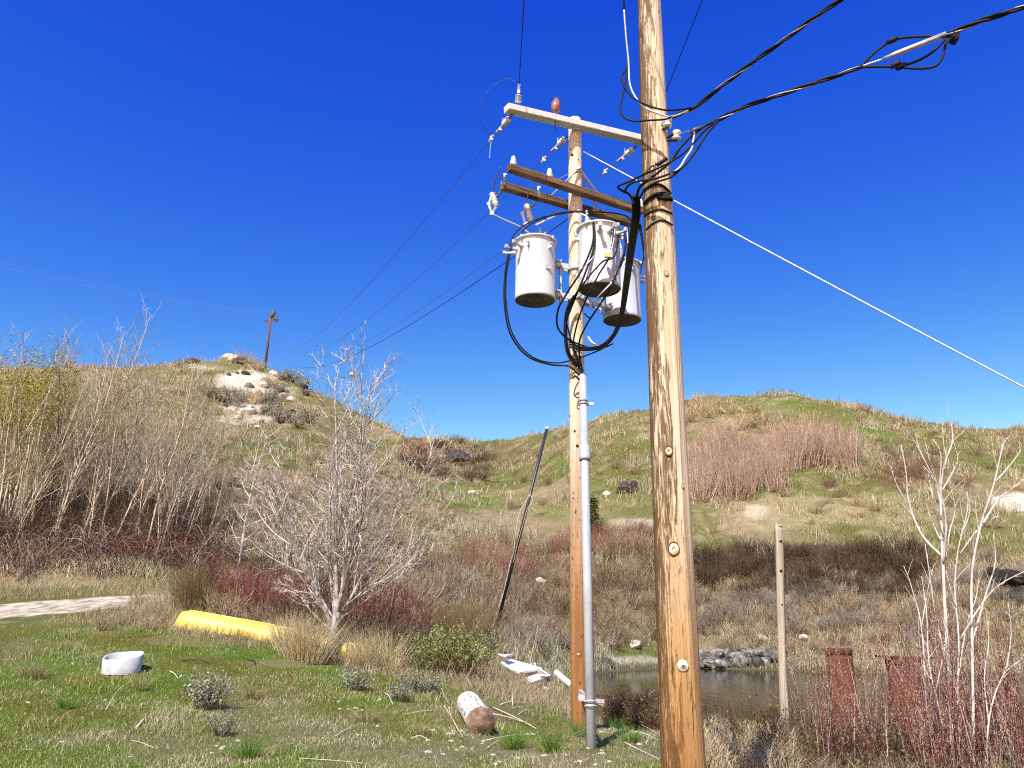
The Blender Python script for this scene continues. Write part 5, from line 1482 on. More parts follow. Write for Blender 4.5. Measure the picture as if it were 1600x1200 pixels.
# ---------------------------------------------------------------- right foreground: budded red shoots and white-barked sapling
def shoots(seed, n, Hh):
    p = Plant(seed); q = p.r
    for i in range(n):
        a = q.uniform(0, 6.28)
        st = p.branch(0, (math.cos(a) * q.uniform(0, .28), math.sin(a) * q.uniform(0, .28), -.1), (q.normal() * .16, q.normal() * .16, 1), Hh * q.uniform(.5, 1.05), .0075, 7, .05, .03, .35)
        for b in p.kids(1, st, 6, .25, .95, .5, .20, .6, 3, .1, .1, .5, .0032): pass
    t = empty('budding_shrub')
    p.mb([0, 1, 2], {0: 5, 1: 3}, colf=mixc([(.20, .07, .07), (.30, .15, .14), (.13, .05, .05), (.52, .43, .39), (.38, .24, .22)])).build('stems', M_TWIG, t)
    c = []
    for (l, n_), brs in p.lv.items():
        for pts, _ in brs:
            for k in range(20 if l == 0 else 4):
                tt = q.uniform(.2, 1) * n_; j = min(int(tt), n_ - 1); f = tt - j; c.append(pts[j] * (1 - f) + pts[j + 1] * f + q.normal(size=3) * .006)
    c = np.array(c); m = MB(); nb_ = len(c)
    d = q.normal(size=(nb_, 3)) * .5 + [0, 0, .8]; d /= np.linalg.norm(d, axis=1, keepdims=True); L = q.uniform(.014, .028, nb_)[:, None]
    bc = mixc([(.50, .32, .18), (.60, .42, .26), (.40, .2, .12)], .15)
    m.tubes(np.stack([c, c + d * L * .5, c + d * L], 1), np.tile([.0025, .0055, .0012], (nb_, 1)), 4, False, np.array([bc(q) for _ in range(nb_)]))
    m.build('buds', M_LEAF, t)['kind'] = 'stuff'
    return t


SH = [shoots(650 + i, 8, 2.2) for i in range(3)]
SHL = 'reddish budding shrub of upright shoots on the near right bank'
spots = [(1262, 11.6, .62), (1300, 10.6, .9), (1340, 11.8, .85), (1372, 10.8, .72), (1425, 11.8, .98), (1440, 10.4, .72), (1470, 11.2, .95), (1500, 10.2, .85), (1535, 11.2, .98), (1565, 10.4, .92), (1598, 11.0, 1.0), (1625, 10.2, .95), (1350, 12.8, 1.0), (1352, 9.9, .8), (1452, 9.9, .8), (1280, 10.4, .6), (1438, 10.2, .6), (1530, 10.0, .75), (1460, 10.9, 1.0), (1475, 10.0, .8), (1505, 10.8, 1.05), (1525, 11.7, 1.1), (1550, 10.7, 1.0), (1575, 11.5, 1.1), (1600, 10.2, .9), (1585, 9.8, .7), (1640, 11.2, 1.1), (1555, 11.8, 1.0), (1610, 10.6, 1.0), (1485, 9.8, .9), (1545, 9.8, .9), (1590, 9.9, .95), (1420, 12.2, 1.0), (1490, 12.0, 1.1), (1240, 12.6, .5), (1290, 12.6, .8), (1510, 12.6, 1.1), (1455, 12.8, .95), (1580, 12.6, 1.1)]
q = np.random.default_rng(66)
for i, (px, Y, s) in enumerate(spots):
    o = SH[i] if i < 3 else copy_tree(SH[i % 3])
    x = P(px, 1170, Y)[0]; place(o, (x, Y, h1(x, Y)), s, q.uniform(0, 6.28)); tag(o, SHL, 'shrub', 'reddish budding shrubs on the near bank')
small = shrub('s', 670, .62, .9, 40, 4, mixc([(.20, .08, .07), (.26, .15, .11), (.10, .06, .045), (.07, .05, .04)]), .005, wob=.16, upt=.0, base=.3, buds=(2, .028, mixc([(.17, .19, .05), (.26, .14, .06), (.14, .1, .05), (.12, .15, .04)])))
scatter([small], 'low_bramble', M_TWIG, 'low reddish bramble clump with sparse leaves on the near right bank', 'bramble', 'low bramble clumps on the near bank', boxpts(1230, 1600, 1130, 1215, 110, 68, 9) + boxpts(1110, 1230, 1150, 1215, 8, 60, 9), .8, 1.5, 69)
scatter([small], 'low_bramble', M_TWIG, 'dark bramble clump at the water edge between the two tall poles', 'bramble', 'bramble clumps between the two poles', [(lambda c: np.array([c[0], c[1], h1(c[0], c[1])]))(P(x_, 1100, y_)) for x_, y_ in zip(np.random.default_rng(70).uniform(962, 1060, 26), np.random.default_rng(71).uniform(15.4, 18.2, 26))], .8, 1.25, 71)

def limb_tree(name, label, basepx, Y, limbs, twigs, mat, r0):
    """a thin tree whose limbs follow the photo: every limb a list of (px, py, distance offset)"""
    b = P(basepx[0], basepx[1], Y); b[2] = h1(b[0], Y)
    t = empty(name, b, label, 'sapling'); mt = MB(); p = Plant(abs(hash(label)) % 1000)
    p = Plant(690)
    for i, (pts, rr) in enumerate(limbs):
        c = spline([P(x, y, Y + d) for x, y, d in pts], 5)
        mt.tube(c, rr, rr * .28, 7)
        for bb in p.kids(1, (c, rr, .3), twigs, .35, .97, .55, .16, .55, 3, .1, .08, .4, .0045): pass
    part(mt, 'trunk', mat, t)
    mk = p.mb([1], {1: 4}, colf=mixc([(.66, .62, .57), (.52, .46, .40)])); part(mk, 'branches', M_TWIG, t)
    return t


limb_tree('white_sapling', 'white barked bare sapling with upright limbs at the right', (1488, 1195), 10.8, [
    ([(1490, 1210, 0), (1484, 1080, 0), (1476, 940, 0), (1472, 840, .05), (1470, 760, .1), (1478, 720, .1), (1488, 690, .1), (1487, 662, .1)], .027),
    ([(1474, 880, 0), (1478, 820, -.1), (1470, 770, -.2), (1450, 730, -.3), (1432, 695, -.3), (1416, 672, -.35)], .015),
    ([(1470, 868, .05), (1440, 835, .2), (1420, 785, .3), (1416, 740, .3), (1408, 695, .35)], .018),
    ([(1472, 800, .1), (1462, 750, .1), (1452, 718, 0), (1447, 695, 0)], .012),
    ([(1470, 770, .1), (1490, 735, .2), (1496, 715, .2), (1490, 690, .2)], .011),
    ([(1468, 765, .1), (1470, 710, 0), (1458, 686, 0)], .010),
    ([(1474, 840, 0), (1460, 790, -.2), (1454, 760, -.2), (1450, 740, -.2)], .010),
    ([(1420, 790, .3), (1400, 755, .3), (1392, 728, .3)], .009),
    ([(1482, 1050, 0), (1462, 960, .2), (1450, 880, .2), (1440, 815, .2)], .012),
    ([(1478, 870, 0), (1484, 830, .1), (1492, 800, .1), (1488, 770, .1), (1480, 750, .1)], .009)], 9, M_WHITEBARK, .03)
limb_tree('white_sapling', 'white barked bare sapling forked wide at the right edge', (1520, 1195), 10.2, [
    ([(1522, 1210, 0), (1520, 1060, 0), (1518, 920, 0), (1522, 870, 0), (1534, 815, .1), (1552, 760, .1), (1566, 700, .1), (1570, 690, .1)], .019),
    ([(1556, 752, .1), (1580, 725, .1), (1596, 702, .1)], .010),
    ([(1536, 818, .1), (1560, 780, .2), (1580, 765, .2), (1610, 740, .2)], .014),
    ([(1520, 1000, 0), (1540, 930, .1), (1555, 880, .1), (1552, 835, .1)], .012),
    ([(1500, 1000, 0), (1530, 950, -.1), (1560, 915, -.2), (1610, 888, -.2)], .013),
    ([(1505, 830, .2), (1515, 800, .2), (1511, 768, .2)], .010),
    ([(1500, 865, .2), (1530, 825, .2), (1560, 805, .2)], .008)], 8, M_WHITEBARK, .025)
limb_tree('white_sapling', 'slim whitish bare sapling rising just right of the tallest white one', (1500, 1200), 11.0, [
    ([(1500, 1210, 0), (1496, 1100, 0), (1498, 1000, 0), (1492, 920, 0), (1497, 860, 0), (1511, 800, 0), (1512, 770, 0)], .013),
    ([(1497, 1060, 0), (1510, 980, .1), (1526, 930, .1), (1530, 890, .1)], .009), ([(1494, 950, 0), (1480, 900, -.1), (1476, 860, -.1)], .008)], 8, M_WHITEBARK, .02)
limb_tree('white_sapling', 'slim whitish stem leaning left below the white saplings', (1478, 1200), 10.4, [
    ([(1480, 1210, 0), (1470, 1120, 0), (1452, 1040, 0), (1448, 960, 0), (1440, 900, 0)], .012),
    ([(1462, 1080, 0), (1476, 1010, .1), (1478, 950, .1)], .008)], 8, M_WHITEBARK, .02)
limb_tree('white_sapling', 'whitish stem bending right across the rusty pile at the right edge', (1540, 1200), 10.0, [
    ([(1540, 1210, 0), (1546, 1120, 0), (1565, 1060, 0), (1590, 1035, 0), (1620, 1020, 0)], .011),
    ([(1545, 1130, 0), (1538, 1060, .1), (1545, 1000, .1), (1540, 950, .1)], .009), ([(1572, 1050, 0), (1580, 990, 0), (1575, 940, 0)], .007)], 8, M_WHITEBARK, .02)
limb_tree('white_sapling', 'thin pale bare stem left of the white saplings', (1445, 1195), 11.5, [
    ([(1450, 1210, 0), (1442, 1000, 0), (1425, 920, 0), (1412, 884, 0)], .013),
    ([(1440, 980, 0), (1450, 920, .1), (1460, 880, .1)], .007)], 3, M_WHITEBARK, .015)
# ================================================================== OBJECTS ON THE GROUND
# yellow canoe turned upside down
ca, cb_ = G(266, 984), G(568, 1036)
ca = np.array(ca); cb_ = np.array(cb_)
ax = cb_ - ca; Lc = np.linalg.norm(ax[:2]); ax = ax / Lc; sd_ = np.array([-ax[1], ax[0], 0]); sd_ /= np.linalg.norm(sd_)
cn = empty('canoe', (ca + cb_) / 2, 'yellow canoe lying upside down in the grass at the bare tree', 'canoe')
prof = []
NS, NA = 40, 22
Vh = []
for i in range(NS + 1):
    t = i / NS
    wd = .38 * (min(1, .80 + 1.2 * t) if t < .2 else 1.0) * (1 - .62 * sstep(.55, 1.0, t)); hg = .40 * (1 - .25 * sstep(.45, 1.0, t)) * (.96 + .04 * sstep(0, .1, t))
    if t < .03: wd *= .93; hg *= .95
    c = ca + ax * (Lc * t) + sd_ * .40
    z0 = np.interp(t, [0, 1], [h1(*ca[:2]) + .02, h1(*cb_[:2]) + .0])
    c[2] = z0
    for j in range(NA + 1):
        a = math.pi * j / NA; e = .62
        cx = math.copysign(abs(math.cos(a)) ** e, math.cos(a)); sz = abs(math.sin(a)) ** .75
        shift = (-.10 + .10 * sz) * 0
        xoff = (.16 * (sz) if t == 0 else 0)
        Vh.append(c + sd_ * cx * wd + np.array([0, 0, sz * hg]) + ax * (.10 * sz if i == 0 else 0))
ii, jj = np.meshgrid(np.arange(NS), np.arange(NA), indexing='ij'); a_ = ii * (NA + 1) + jj
M_YEL = mat_noise('sun_faded_yellow_gelcoat', (.62, .42, .045), (.74, .56, .13), 2.2, .45, .4, detail=8, lo=.3, hi=.62)
m = MB(); m.add(Vh, np.stack([a_, a_ + 1, a_ + NA + 2, a_ + NA + 1], -1).reshape(-1, 4))
hull = part(m, 'hull', M_YEL, cn)
so_ = hull.modifiers.new('thickness', 'SOLIDIFY'); so_.thickness = .012
for i in (0, NS):
    e = np.array(Vh[i * (NA + 1):(i + 1) * (NA + 1)]); inner = e.mean(0) * .55 + e[[0, -1]].mean(0) * .45
    m = MB(); m.add(np.concatenate([e, [inner + ax * (-.05 if i == 0 else .06)]]), [[k, k + 1, NA + 1] for k in range(NA)]); part(m, 'end_panel', M_YEL, cn)
for sgn, j in ((1, 0), (-1, NA)):
    ln = np.array([Vh[i * (NA + 1) + j] for i in range(NS + 1)]); part(MB().tube(ln + sd_ * .01 * sgn, .022, sides=8), 'gunwale', mat_noise('dull_yellow_trim' + str(j), (.50, .36, .06), (.66, .5, .1), 6, .6), cn)
ln = np.array([Vh[i * (NA + 1) + NA // 2] for i in range(2, NS)]); part(MB().tube(ln, .018, sides=6), 'keel', M_YEL, cn)
ln = np.array([Vh[int(.90 * NS) * (NA + 1) + j] for j in range(NA + 1)]); part(MB().tube(ln, .014, sides=6), 'seam_band', M_DULL, cn)

# cut ring on the lawn
gr = np.array(G(189, 1050)); s_r = gr[1] * .96 / FPX
ring = empty('cut_ring', gr, 'pale grey hollow ring with a slanted rim lying on the lawn', 'concrete ring')
m = MB(); Nn = 48; R0 = 28.5 * s_r
V = []
for lay in range(4):
    for k in range(Nn):
        a = 2 * math.pi * k / Nn; ca_, sa_ = math.cos(a), math.sin(a)
        flare = 1 + .05 * (ca_ > .6) * (ca_ - .6) / .4
        top_ = .265 + .02 * ca_ + .06 * sa_ + .008 * math.sin(3 * a)
        rr_ = {0: R0 * .97, 1: R0 * (1.0 + .06 * max(0, ca_) ** 6), 2: R0 * (.90 + .06 * max(0, ca_) ** 6), 3: R0 * .87}[lay]
        V.append(gr + np.array([ca_ * rr_, sa_ * rr_ * .95, (-.03 if lay in (0, 3) else top_)]))
F = [[l * Nn + k, l * Nn + (k + 1) % Nn, (l + 1) * Nn + (k + 1) % Nn, (l + 1) * Nn + k] for l in range(3) for k in range(Nn)]
m.add(V, F)
wall = part(m, 'ring_wall', mat_noise('pale_grey_cast_ring', (.38, .39, .42), (.54, .55, .58), 6, .7, .2, bump=.2), ring)
bv = wall.modifiers.new('bevel', 'BEVEL'); bv.width = .008; bv.limit_method = 'ANGLE'
# log
ga = np.array(G(757, 1150)); lr = .205
d = np.array([-.15, 1, 0]); d /= np.linalg.norm(d); Ll = 1.75
fa = ga + np.array([-.06, .02, lr * .86]); fb_ = fa + d * Ll; fb_[2] = h1(fb_[0], fb_[1]) + lr * .80
lg = empty('log', (fa + fb_) / 2, 'short thick bleached log lying on the ground with its brown cut end facing front', 'log')
m = MB(); NSg, NL = 40, 24; ax_ = (fb_ - fa) / np.linalg.norm(fb_ - fa); s1 = np.cross(ax_, [0, 0, 1]); s1 /= np.linalg.norm(s1); u1 = np.cross(s1, ax_)
V = []
for i in range(NL + 1):
    t = i / NL
    for k in range(NSg):
        a = 2 * math.pi * k / NSg; rr_ = lr * (1 - .06 * t) * (1 + .06 * (vnoise(k * .35, t * 2, 3) - .5))
        for a0, w_, t0, t1 in ((1.35, .10, .15, .8), (1.95, .07, .3, .95), (.8, .05, 0, .4)):
            if t0 < t < t1: rr_ -= .035 * math.exp(-((a - a0 - .12 * math.sin(t * 7)) / w_) ** 2)
        V.append(fa + (fb_ - fa) * t + s1 * math.cos(a) * rr_ + u1 * math.sin(a) * rr_)
ii, jj = np.meshgrid(np.arange(NL), np.arange(NSg), indexing='ij'); a_ = ii * NSg + jj; b__ = ii * NSg + (jj + 1) % NSg
m.add(V, np.stack([a_, b__, b__ + NSg, a_ + NSg], -1).reshape(-1, 4))
M_LOG = wood('bleached_log', (.56, .53, .49), (.78, .74, .69), (.5, .47, .43), (.7, .66, .6), -1, -.5, (.12, .09, .07), .66, checks=.9, grain=8)
part(m, 'log_side', mat_noise('bleached_log_wood', (.14, .115, .095), (.62, .58, .53), 4, .9, .1, bump=.8, stretch=(6, .8, 6), detail=9, lo=.33, hi=.47), lg)
for e, sg in ((fa, -1), (fb_, 1)):
    m = MB(); f_r = lr * (1 if sg < 0 else .94); m.lathe([(f_r * 1.01, -.01), (f_r * .98, .012), (f_r * .7, .0), (f_r * .66, .012), (f_r * .35, .004), (f_r * .3, .014), (.0005, .008)], e, ax_ * sg, 36)
    part(m, 'cut_end', mat_noise('brown_cut_wood' + str(sg + 1), (.11, .065, .045), (.30, .21, .155), 9, .9, .1, bump=.6, detail=7), lg)

# leaning black pipe with a loose cord
pb_ = np.array(G(771, 1000, 16)); pt = P(855, 668, pb_[1] - .3)
lp = empty('leaning_pipe', pb_, 'long black pipe leaning right out of the brush', 'pipe')
dvec = pt - pb_
M_BPIPE = mat_noise('black_plastic_pipe', (.012, .013, .016), (.03, .032, .036), 6, .4, .5)
part(MB().tube([pb_ - dvec * .06, pb_ + dvec * .5, pt], .058, .056, 20), 'pipe', M_BPIPE, lp)
dn = dvec / np.linalg.norm(dvec)
m = MB(); m.lathe([(.06, -.06), (.064, -.05), (.064, .02), (.05, .03), (.0005, .03)], pt, dn, 18); part(m, 'pipe_cap', mat_noise('pale_pipe_cap', (.5, .48, .44), (.7, .68, .62), 12, .6), lp)
cord = spline([P(829, 768, pb_[1] - .38), P(822, 784, pb_[1] - .42), P(812, 800, pb_[1] - .45), P(806, 830, pb_[1] - .45), P(803, 860, pb_[1] - .35), P(797, 880, pb_[1] - .25), P(788, 920, pb_[1] - .2), P(774, 965, pb_[1] - .1)])
part(MB().tube(cord, .010, sides=6), 'cord', mat_noise('pale_grey_cord', (.5, .48, .42), (.68, .66, .6), 20, .7), lp)
cord = spline([P(828, 772, pb_[1] - .38), P(832, 783, pb_[1] - .42), P(824, 795, pb_[1] - .42), P(817, 820, pb_[1] - .4), P(808, 852, pb_[1] - .35), P(802, 880, pb_[1] - .3)])
part(MB().tube(cord, .008, sides=6), 'cord', mat_noise('straw_coloured_cord', (.5, .44, .28), (.66, .58, .4), 20, .7), lp)

# broken white panels beside the green bush
M_PANEL = mat_noise('chalky_white_panel', (.70, .70, .69), (.84, .84, .83), 4, .6, .2)
M_TORN = mat_noise('brown_torn_board', (.16, .10, .08), (.34, .24, .20), 8, .85, bump=.4, stretch=(3, 3, 3))
def slab(name, corners, th, mat, label, cat):
    c = np.array(corners); nrm = np.cross(c[1] - c[0], c[-1] - c[0]); nrm /= np.linalg.norm(nrm)
    if nrm[2] < 0: nrm = -nrm
    n_ = len(c); m = MB(); V = np.concatenate([c, c - nrm * th])
    fs = [list(range(n_)), list(range(2 * n_ - 1, n_ - 1, -1))]
    m.add(V, [[k, (k + 1) % n_, n_ + (k + 1) % n_, n_ + k] for k in range(n_)], smooth=False)
    m.F += [np.array([fs[0]]), np.array([fs[1]])]; m.S += [False, False]
    ctr = c.mean(0); t = empty(name, ctr, label, cat); part(m, 'board', mat, t)
    return t, ctr


d0 = np.array(G(835, 1070))[1]
t1_, c1 = slab('white_sheet', [P(782, 1034, d0), P(812, 1050, d0 - .35), P(848, 1044, d0 + .1), P(800, 1030, d0 + .5)], .05, M_PANEL, 'flat white broken panel propped beside the green bush', 'panel')
for k_, x in enumerate((806, 817, 824, 830, 836)):
    a = P(x, 1042 - .2 * (x - 806) * .3, d0 + .35); m = MB().box(a, (.035, .03, .13)); part(m, 'slat_stub', M_PANEL, t1_)
part(MB().bar(P(800, 1057, d0 - .2), P(845, 1048, d0 + .1), .06, .10), 'torn_frame', M_TORN, t1_)
t2_, c2 = slab('broken_board', [P(796, 1067, d0 - .5), P(822, 1072, d0 - .6), P(866, 1055, d0 - .1), P(838, 1052, d0 + .1)], .06, M_PANEL, 'long white board lying in front of the broken panel', 'board')
part(MB().bar(P(824, 1074, d0 - .6), P(864, 1058, d0 - .15), .04, .12), 'torn_edge', M_TORN, t2_)
slab('broken_board', [P(865, 1050, d0), P(870, 1046, d0 + .1), P(894, 1066, d0 - .3), P(890, 1071, d0 - .4)], .04, mat_noise('cream_board', (.66, .62, .5), (.8, .76, .64), 6, .7), 'short cream board lying next to the rear pole', 'board')
q = np.random.default_rng(90)
for k_, (px, py, w, lab) in enumerate(((792, 1024, .30, 'small white shard at the back of the broken panel'), (815, 1066, .26, 'jagged white shard in front of the broken panel'), (776, 1068, .22, 'white scrap half hidden by the green bush'), (848, 1050, .20, 'small white scrap between the two boards'), (858, 1075, .22, 'dirty white scrap in the weeds below the boards'))):
    c = P(px, py, d0 - .1 * k_); a0 = q.uniform(0, 6.28)
    slab('broken_shard', [c + np.array([math.cos(a0 + t) * w * s_r2, math.sin(a0 + t) * w * s_r2, q.uniform(-.07, .09)]) for t, s_r2 in ((0, 1), (1.1, .45), (2.3, .8), (3.6, .5), (4.9, .7))], .03, M_PANEL, lab, 'shard')
# dark rounded stone and concrete block behind the rear pole
def rock_mb(seed, sx=1, sy=1, sz=.7, sub=3):
    bm_ = MB(); import bmesh
    b = bmesh.new(); bmesh.ops.create_icosphere(b, subdivisions=sub, radius=1.0)
    V = np.array([v.co[:] for v in b.verts]); F = np.array([[v.index for v in f.verts] for f in b.faces]); b.free()
    n1_ = vnoise(V[:, 0] * 1.3 + seed * 7, V[:, 1] * 1.3 + V[:, 2] * 1.7, seed); n2_ = vnoise(V[:, 0] * 3.1 + V[:, 2] * 2.3, V[:, 1] * 3.1 + seed, seed + 3); n3_ = vnoise(V[:, 0] * 8 + V[:, 2] * 6, V[:, 1] * 8, seed + 5)
    q = np.random.default_rng(seed); V2 = V * (.72 + .42 * n1_ + .16 * n2_ + .07 * n3_)[:, None]
    for _ in range(7):   # chip flat faces
        nn = unit(q.normal(size=3)); dd = V2 @ nn; lim = q.uniform(.62, .85); V2 -= nn * np.maximum(dd - lim, 0)[:, None] * .85
    bm_.add(V2 * [sx, sy, sz], F, None, False)
    return bm_


M_ROCK = mat_noise('grey_bank_stone', (.035, .032, .03), (.25, .235, .21), 2.2, .85, .2, bump=.5, detail=8, rand=.6)
M_BASALT = mat_noise('dark_basalt', (.035, .03, .028), (.15, .13, .115), 4, .9, .15, bump=.7, detail=8, lo=.42, hi=.68)
M_HOLLOWSHADE = mat_noise('hollow_shade_rock', (.010, .008, .008), (.05, .04, .035), 4, .95, .1, bump=.7, detail=8)  # near-black colour paints the shade of a hollow in the bank
M_PALEROCK = mat_noise('pale_sandy_stone', (.36, .32, .26), (.58, .54, .46), 3, .9, .1, bump=.4)
rm = [rock_mb(700 + i, 1, 1, .78) for i in range(6)]
q = np.random.default_rng(72)
pts = []
for k in range(20):
    px = q.uniform(1082, 1218); px = 1084 + 134 * (k + .5) / 20; py = np.interp(px, [1082, 1218], [1044, 1036]) - (k % 2) * 11 + q.normal() * 2
    g = G(px, py, 35)
    if g is not None: pts.append(g)
scatter(rm, 'bank_rock', M_ROCK, 'grey rounded rock in the pile at the far water edge', 'rock', 'rocks piled at the far water edge', pts, .34, .52, 73, -.25)
scatter(rm, 'bank_rock', M_ROCK, 'grey rock at the far water edge behind the rusty pipes', 'rock', 'rocks behind the rusty pipes', [G(x, y, 35) for x, y in ((1255, 1040), (1270, 1035), (1345, 1042), (1365, 1038), (1450, 1045), (1480, 1042), (1240, 1036))], .2, .42, 74, -.1)
for px, py, s, mt, lab in ((1049 - 0, 0, 0, None, None),):
    pass
for k_, (px, py, s, mt, lab, ymn) in enumerate((
        (943, 1041, .42, M_BASALT, 'dark rounded boulder behind the rear pole conduit', 20),
        (982, 768, .95, M_BASALT, 'dark pitted boulder alone on the green slope between the poles', 55),
        (714, 720, 2.3, M_BASALT, 'dark craggy rock outcrop in the gully between the hills', 90),
        (1256, 1000, .30, M_PALEROCK, 'small pale stone above the far bank behind the budding shoots', 35),
        (1190, 1000, .34, M_PALEROCK, 'pale weathered slab on the far bank right of the near pole', 35),
        (845, 910, .33, M_PALEROCK, 'small white stone among the brush left of the rear pole', 20),
        (948, 774, .35, M_PALEROCK, 'small white stone on the grass behind the rear pole', 50),
        (740, 773, .5, M_PALEROCK, 'small white stone lying on the left hill flank', 60),
        (303, 562, .9, M_BASALT, 'dark stone at the left shoulder of the hilltop', 90),
        (377, 568, 1.0, M_BASALT, 'dark stone set in the hilltop left of the distant pole', 90),
        (448, 588, .9, M_BASALT, 'dark rock on the hill edge right of the distant pole', 90),
        (360, 557, 1.3, M_PALEROCK, 'pale sandstone knob on the very top of the left hill', 90),
        (372, 624, .8, M_BASALT, 'dark stone below the pale outcrop face', 90),
        (1580, 915, 1.15, M_HOLLOWSHADE, 'large boulder standing in for a shaded hollow at the right edge of the far bank', 35),
        (1556, 905, .7, M_HOLLOWSHADE, 'boulder coloured as hollow shade, lower left of the large one at the right edge', 35),
        (1600, 940, .9, M_HOLLOWSHADE, 'boulder coloured as hollow shade, cut by the right edge of the picture', 35),
        (990, 1010, .35, M_PALEROCK, 'pale stone on the far shore between the poles', 30))):
    g = G(px, py, ymn)
    if g is None: g = crest(px, 90, 150)
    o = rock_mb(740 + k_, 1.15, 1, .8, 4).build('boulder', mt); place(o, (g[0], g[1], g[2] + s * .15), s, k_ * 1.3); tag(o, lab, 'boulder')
scatter(rm, 'outcrop_rock', M_PALEROCK, 'pale broken rock on the eroded outcrop of the left hill', 'rock', 'pale rocks on the left outcrop', boxpts(335, 455, 582, 662, 26, 91, 80), .35, .9, 92, -.1)
scatter(rm, 'outcrop_rock', M_BASALT, 'dark stone on the eroded outcrop of the left hill', 'rock', 'dark stones on the left outcrop', boxpts(320, 480, 572, 650, 16, 93, 80), .3, .75, 94, -.1)
# dark hollow at the right edge: near-black boulders stand in for its shade
# scattered pale stones on the bare soil near the log
q = np.random.default_rng(75); sm = [rock_mb(780 + i, 1, 1, .6, 2) for i in range(3)]
scatter(sm, 'small_stone', M_PALEROCK, 'small pale stone on the bare soil near the log', 'stone', 'small pale stones near the log', boxpts(640, 1000, 1140, 1196, 60, 76, 9), .015, .045, 77)
scatter(sm, 'small_stone', M_PALEROCK, 'pale pebble in the lawn at the lower left', 'stone', 'pale pebbles in the left lawn', boxpts(0, 640, 1080, 1196, 40, 78, 9), .015, .04, 79)

# grey weathered post in the water edge
gp = P(1222, 1146, 13.4); gp[2] = h1(gp[0], 13.4); tp_ = P(1217, 822, 13.4)
post = empty('wooden_post', gp, 'grey weathered wooden post standing at the edge of the inlet', 'post')
part(pole_shaft(gp - np.array([0, 0, .6]), tp_, .070, .058, 24, 50, .010), 'post_shaft', M_GREYPOST, post)
m = MB(); m.lathe([(.058, -.004), (.054, .012), (.04, .02), (.0005, .014)], tp_, (0.05, 0, 1), 20); part(m, 'post_top', M_GREYPOST, post)
for z_, a_o in ((.25, -1.35), (.72, -1.5), (1.25, -1.25)):
    c = tp_ * (1 - z_ / 3.4) + gp * (z_ / 3.4); nm = np.array([math.cos(a_o), math.sin(a_o), 0]); m = MB(); m.lathe([(.020, -.02), (.018, .004), (.0005, -.002)], c + nm * .060, nm, 10); part(m, 'knot_hole', M_HOLE, post)

# rusty pipe piles
rust, nt, b = new_mat('flaking_rust', .85, .2); n = N(nt)
f = n.noise(n.coord('Object', (4, 4, 1.6)), 1.6, 7, .7); f2 = n.noise(n.coord('Object'), 14, 5, .7)
c = n.ramp(f, [(.3, (.045, .016, .010)), (.5, (.115, .040, .022)), (.72, (.21, .095, .045))]); n.link(n.mix(n.math('MULTIPLY', f2, .5), c, (.10, .03, .02)), b.inputs['Base Color']); n.bump(f2, .6, .02, b)
for k_, (px, ytop, Y, w, tilt, lab) in enumerate(((1310, 1008, 16.4, 40, (-.03, .0), 'slim rusty steel pipe pile leaning slightly, left of the others'), (1411, 1022, 14.2, 52, (-.02, .02), 'widest rusty steel pipe pile with a notched open top'), (1546, 1056, 15.2, 46, (.0, .0), 'rusty steel pipe pile half hidden by shoots at the right'))):
    rp = w / 2 * Y * .935 / FPX
    t_ = P(px, ytop + 6, Y); b_ = t_.copy(); b_[2] = WZ - 1.0; b_ += np.array([-tilt[0], tilt[1], 0]) * 2.2
    o = empty('rusty_pile', b_, lab, 'pipe pile'); axp = (t_ - b_); Lp_ = np.linalg.norm(axp)
    m = MB(); m.lathe([(rp, 0), (rp, Lp_), (rp * .93, Lp_), (rp * .93, Lp_ - 1.6), (.0005, Lp_ - 1.6)], b_, axp, 36); part(m, 'pipe_wall', rust, o)
    m = MB(); m.lathe([(rp + .001, Lp_ - .10), (rp + .012, Lp_ - .09), (rp + .012, Lp_ + .006), (rp * .92, Lp_ + .008), (rp * .92, Lp_ - .05)], b_, axp, 36); part(m, 'rim_band', mat_noise('dark_rust_rim' + str(k_), (.05, .02, .015), (.14, .05, .03), 12, .85), o)
    if k_ == 1:
        part(MB().bar(t_ + np.array([-rp * 1.5, -.02, .02]), t_ + np.array([rp * 1.9, .02, .0]), rp * 1.1, .03), 'cap_plate', rust, o)

# pale sticks and fallen stems
q = np.random.default_rng(80); M_STICK = mat_noise('bleached_stick', (.50, .42, .30), (.74, .66, .52), 9, .8)
def stick(a, b, r_, lab, grp=None, bow=.03):
    a, b = np.array(a), np.array(b); c = (a + b) / 2 + np.array([q.normal() * bow, q.normal() * bow, abs(q.normal()) * bow])
    o = MB().tube(spline([a, c, b], 5), r_, r_ * .45, sides=6).build('stick', M_STICK); tag(o, lab, 'stick', grp)
def gz(px, py, dz=.03):
    g = np.array(G(px, py)); g[2] += dz; return g
for (a, b, r_) in (((1000, 1104), (1026, 1134), .010), ((966, 1112), (1030, 1139), .012), ((970, 1116), (1028, 1150), .010), ((968, 1126), (1022, 1146), .008), ((985, 1150), (1028, 1160), .008), ((975, 1168), (1030, 1190), .009), ((1010, 1170), (1030, 1150), .007), ((960, 1120), (1000, 1140), .008)):
    stick(gz(*a, .07), gz(*b), r_, 'pale dry stick lying between the conduit foot and the near pole', 'pale sticks by the near pole')
stick(gz(966, 1114, .02), P(1024, 1078, gz(966, 1114)[1] + .2), .010, 'pale branch rising right from beside the conduit toward the near pole')
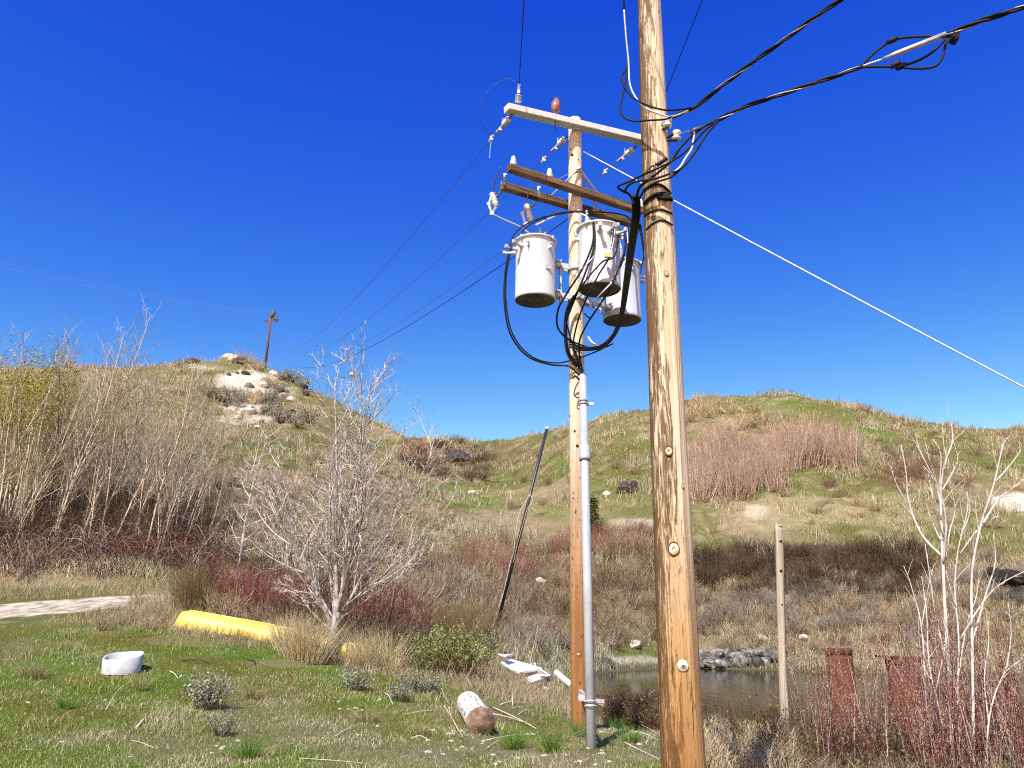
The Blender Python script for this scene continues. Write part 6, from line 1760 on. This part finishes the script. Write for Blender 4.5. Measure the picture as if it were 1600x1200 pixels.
for (a, b, r_) in (((770, 1108), (838, 1142), .011), ((765, 1118), (830, 1136), .009), ((760, 1160), (832, 1152), .008), ((762, 1172), (790, 1156), .007), ((782, 1104), (822, 1102), .010), ((800, 1110), (824, 1106), .006), ((856, 1098), (880, 1101), .007), ((866, 1110), (892, 1108), .007), ((810, 1120), (836, 1112), .007)):
    stick(gz(*a), gz(*b), r_, 'pale dry stick lying on the ground right of the log', 'pale sticks right of the log')
stick(gz(801, 1104, .0), P(801, 1076, gz(801, 1104)[1]), .010, 'short pale stub standing upright right of the log')
for (a, b, r_) in (((602, 1086), (614, 1104), .010), ((632, 1120), (676, 1114), .013), ((642, 1158), (668, 1159), .008), ((524, 1154), (570, 1132), .006), ((265, 1052), (278, 1064), .010)):
    stick(gz(*a), gz(*b), r_, 'pale dry stick lying on the lawn', 'pale sticks on the lawn')
for (a, b, r_) in (((284, 1034), (326, 1040), .014), ((386, 1032), (398, 1040), .018)):
    stick(gz(*a), gz(*b), r_, 'dark stick', None)
for k_, lab in enumerate(('thin dark stick on the lawn below the canoe left half', 'short dark stick on the lawn below the middle of the canoe')):
    o = [o for o in COL.objects if o.get('label') == 'dark stick'][0]; o['label'] = lab; o.data.materials[0] = M_DARKBARK
for (a, b) in (((205, 1160), (240, 1172)), ((165, 1112), (215, 1070)), ((468, 1188), (570, 1196))):
    stick(gz(*a, .02), gz(*b, .10 if b[1] < 1100 else .02), .005, 'long dry straw stem lying across the lawn', 'long straw stems on the lawn')
stick(gz(212, 1140, .01), gz(224, 1130, .05), .02, 'small bleached driftwood chunk on the lawn')
for (a, b, r_) in (((690, 1075), (702, 1104), .006), ((702, 1104), (716, 1146), .007), ((694, 1102), (724, 1158), .006)):
    A_ = gz(*b); stick(P(a[0], a[1], A_[1]), A_, r_, 'dry stem leaning just left of the log', 'dry stems left of the log')
for px, h_ in ((812, 1010), (833, 1000)):
    A_ = gz(px - 10, 1062); stick(A_, P(px + (8 if px > 820 else 0), h_ - 22, A_[1]), .008, 'dead stalk standing in front of the white panels', 'dead stalks at the white panels')
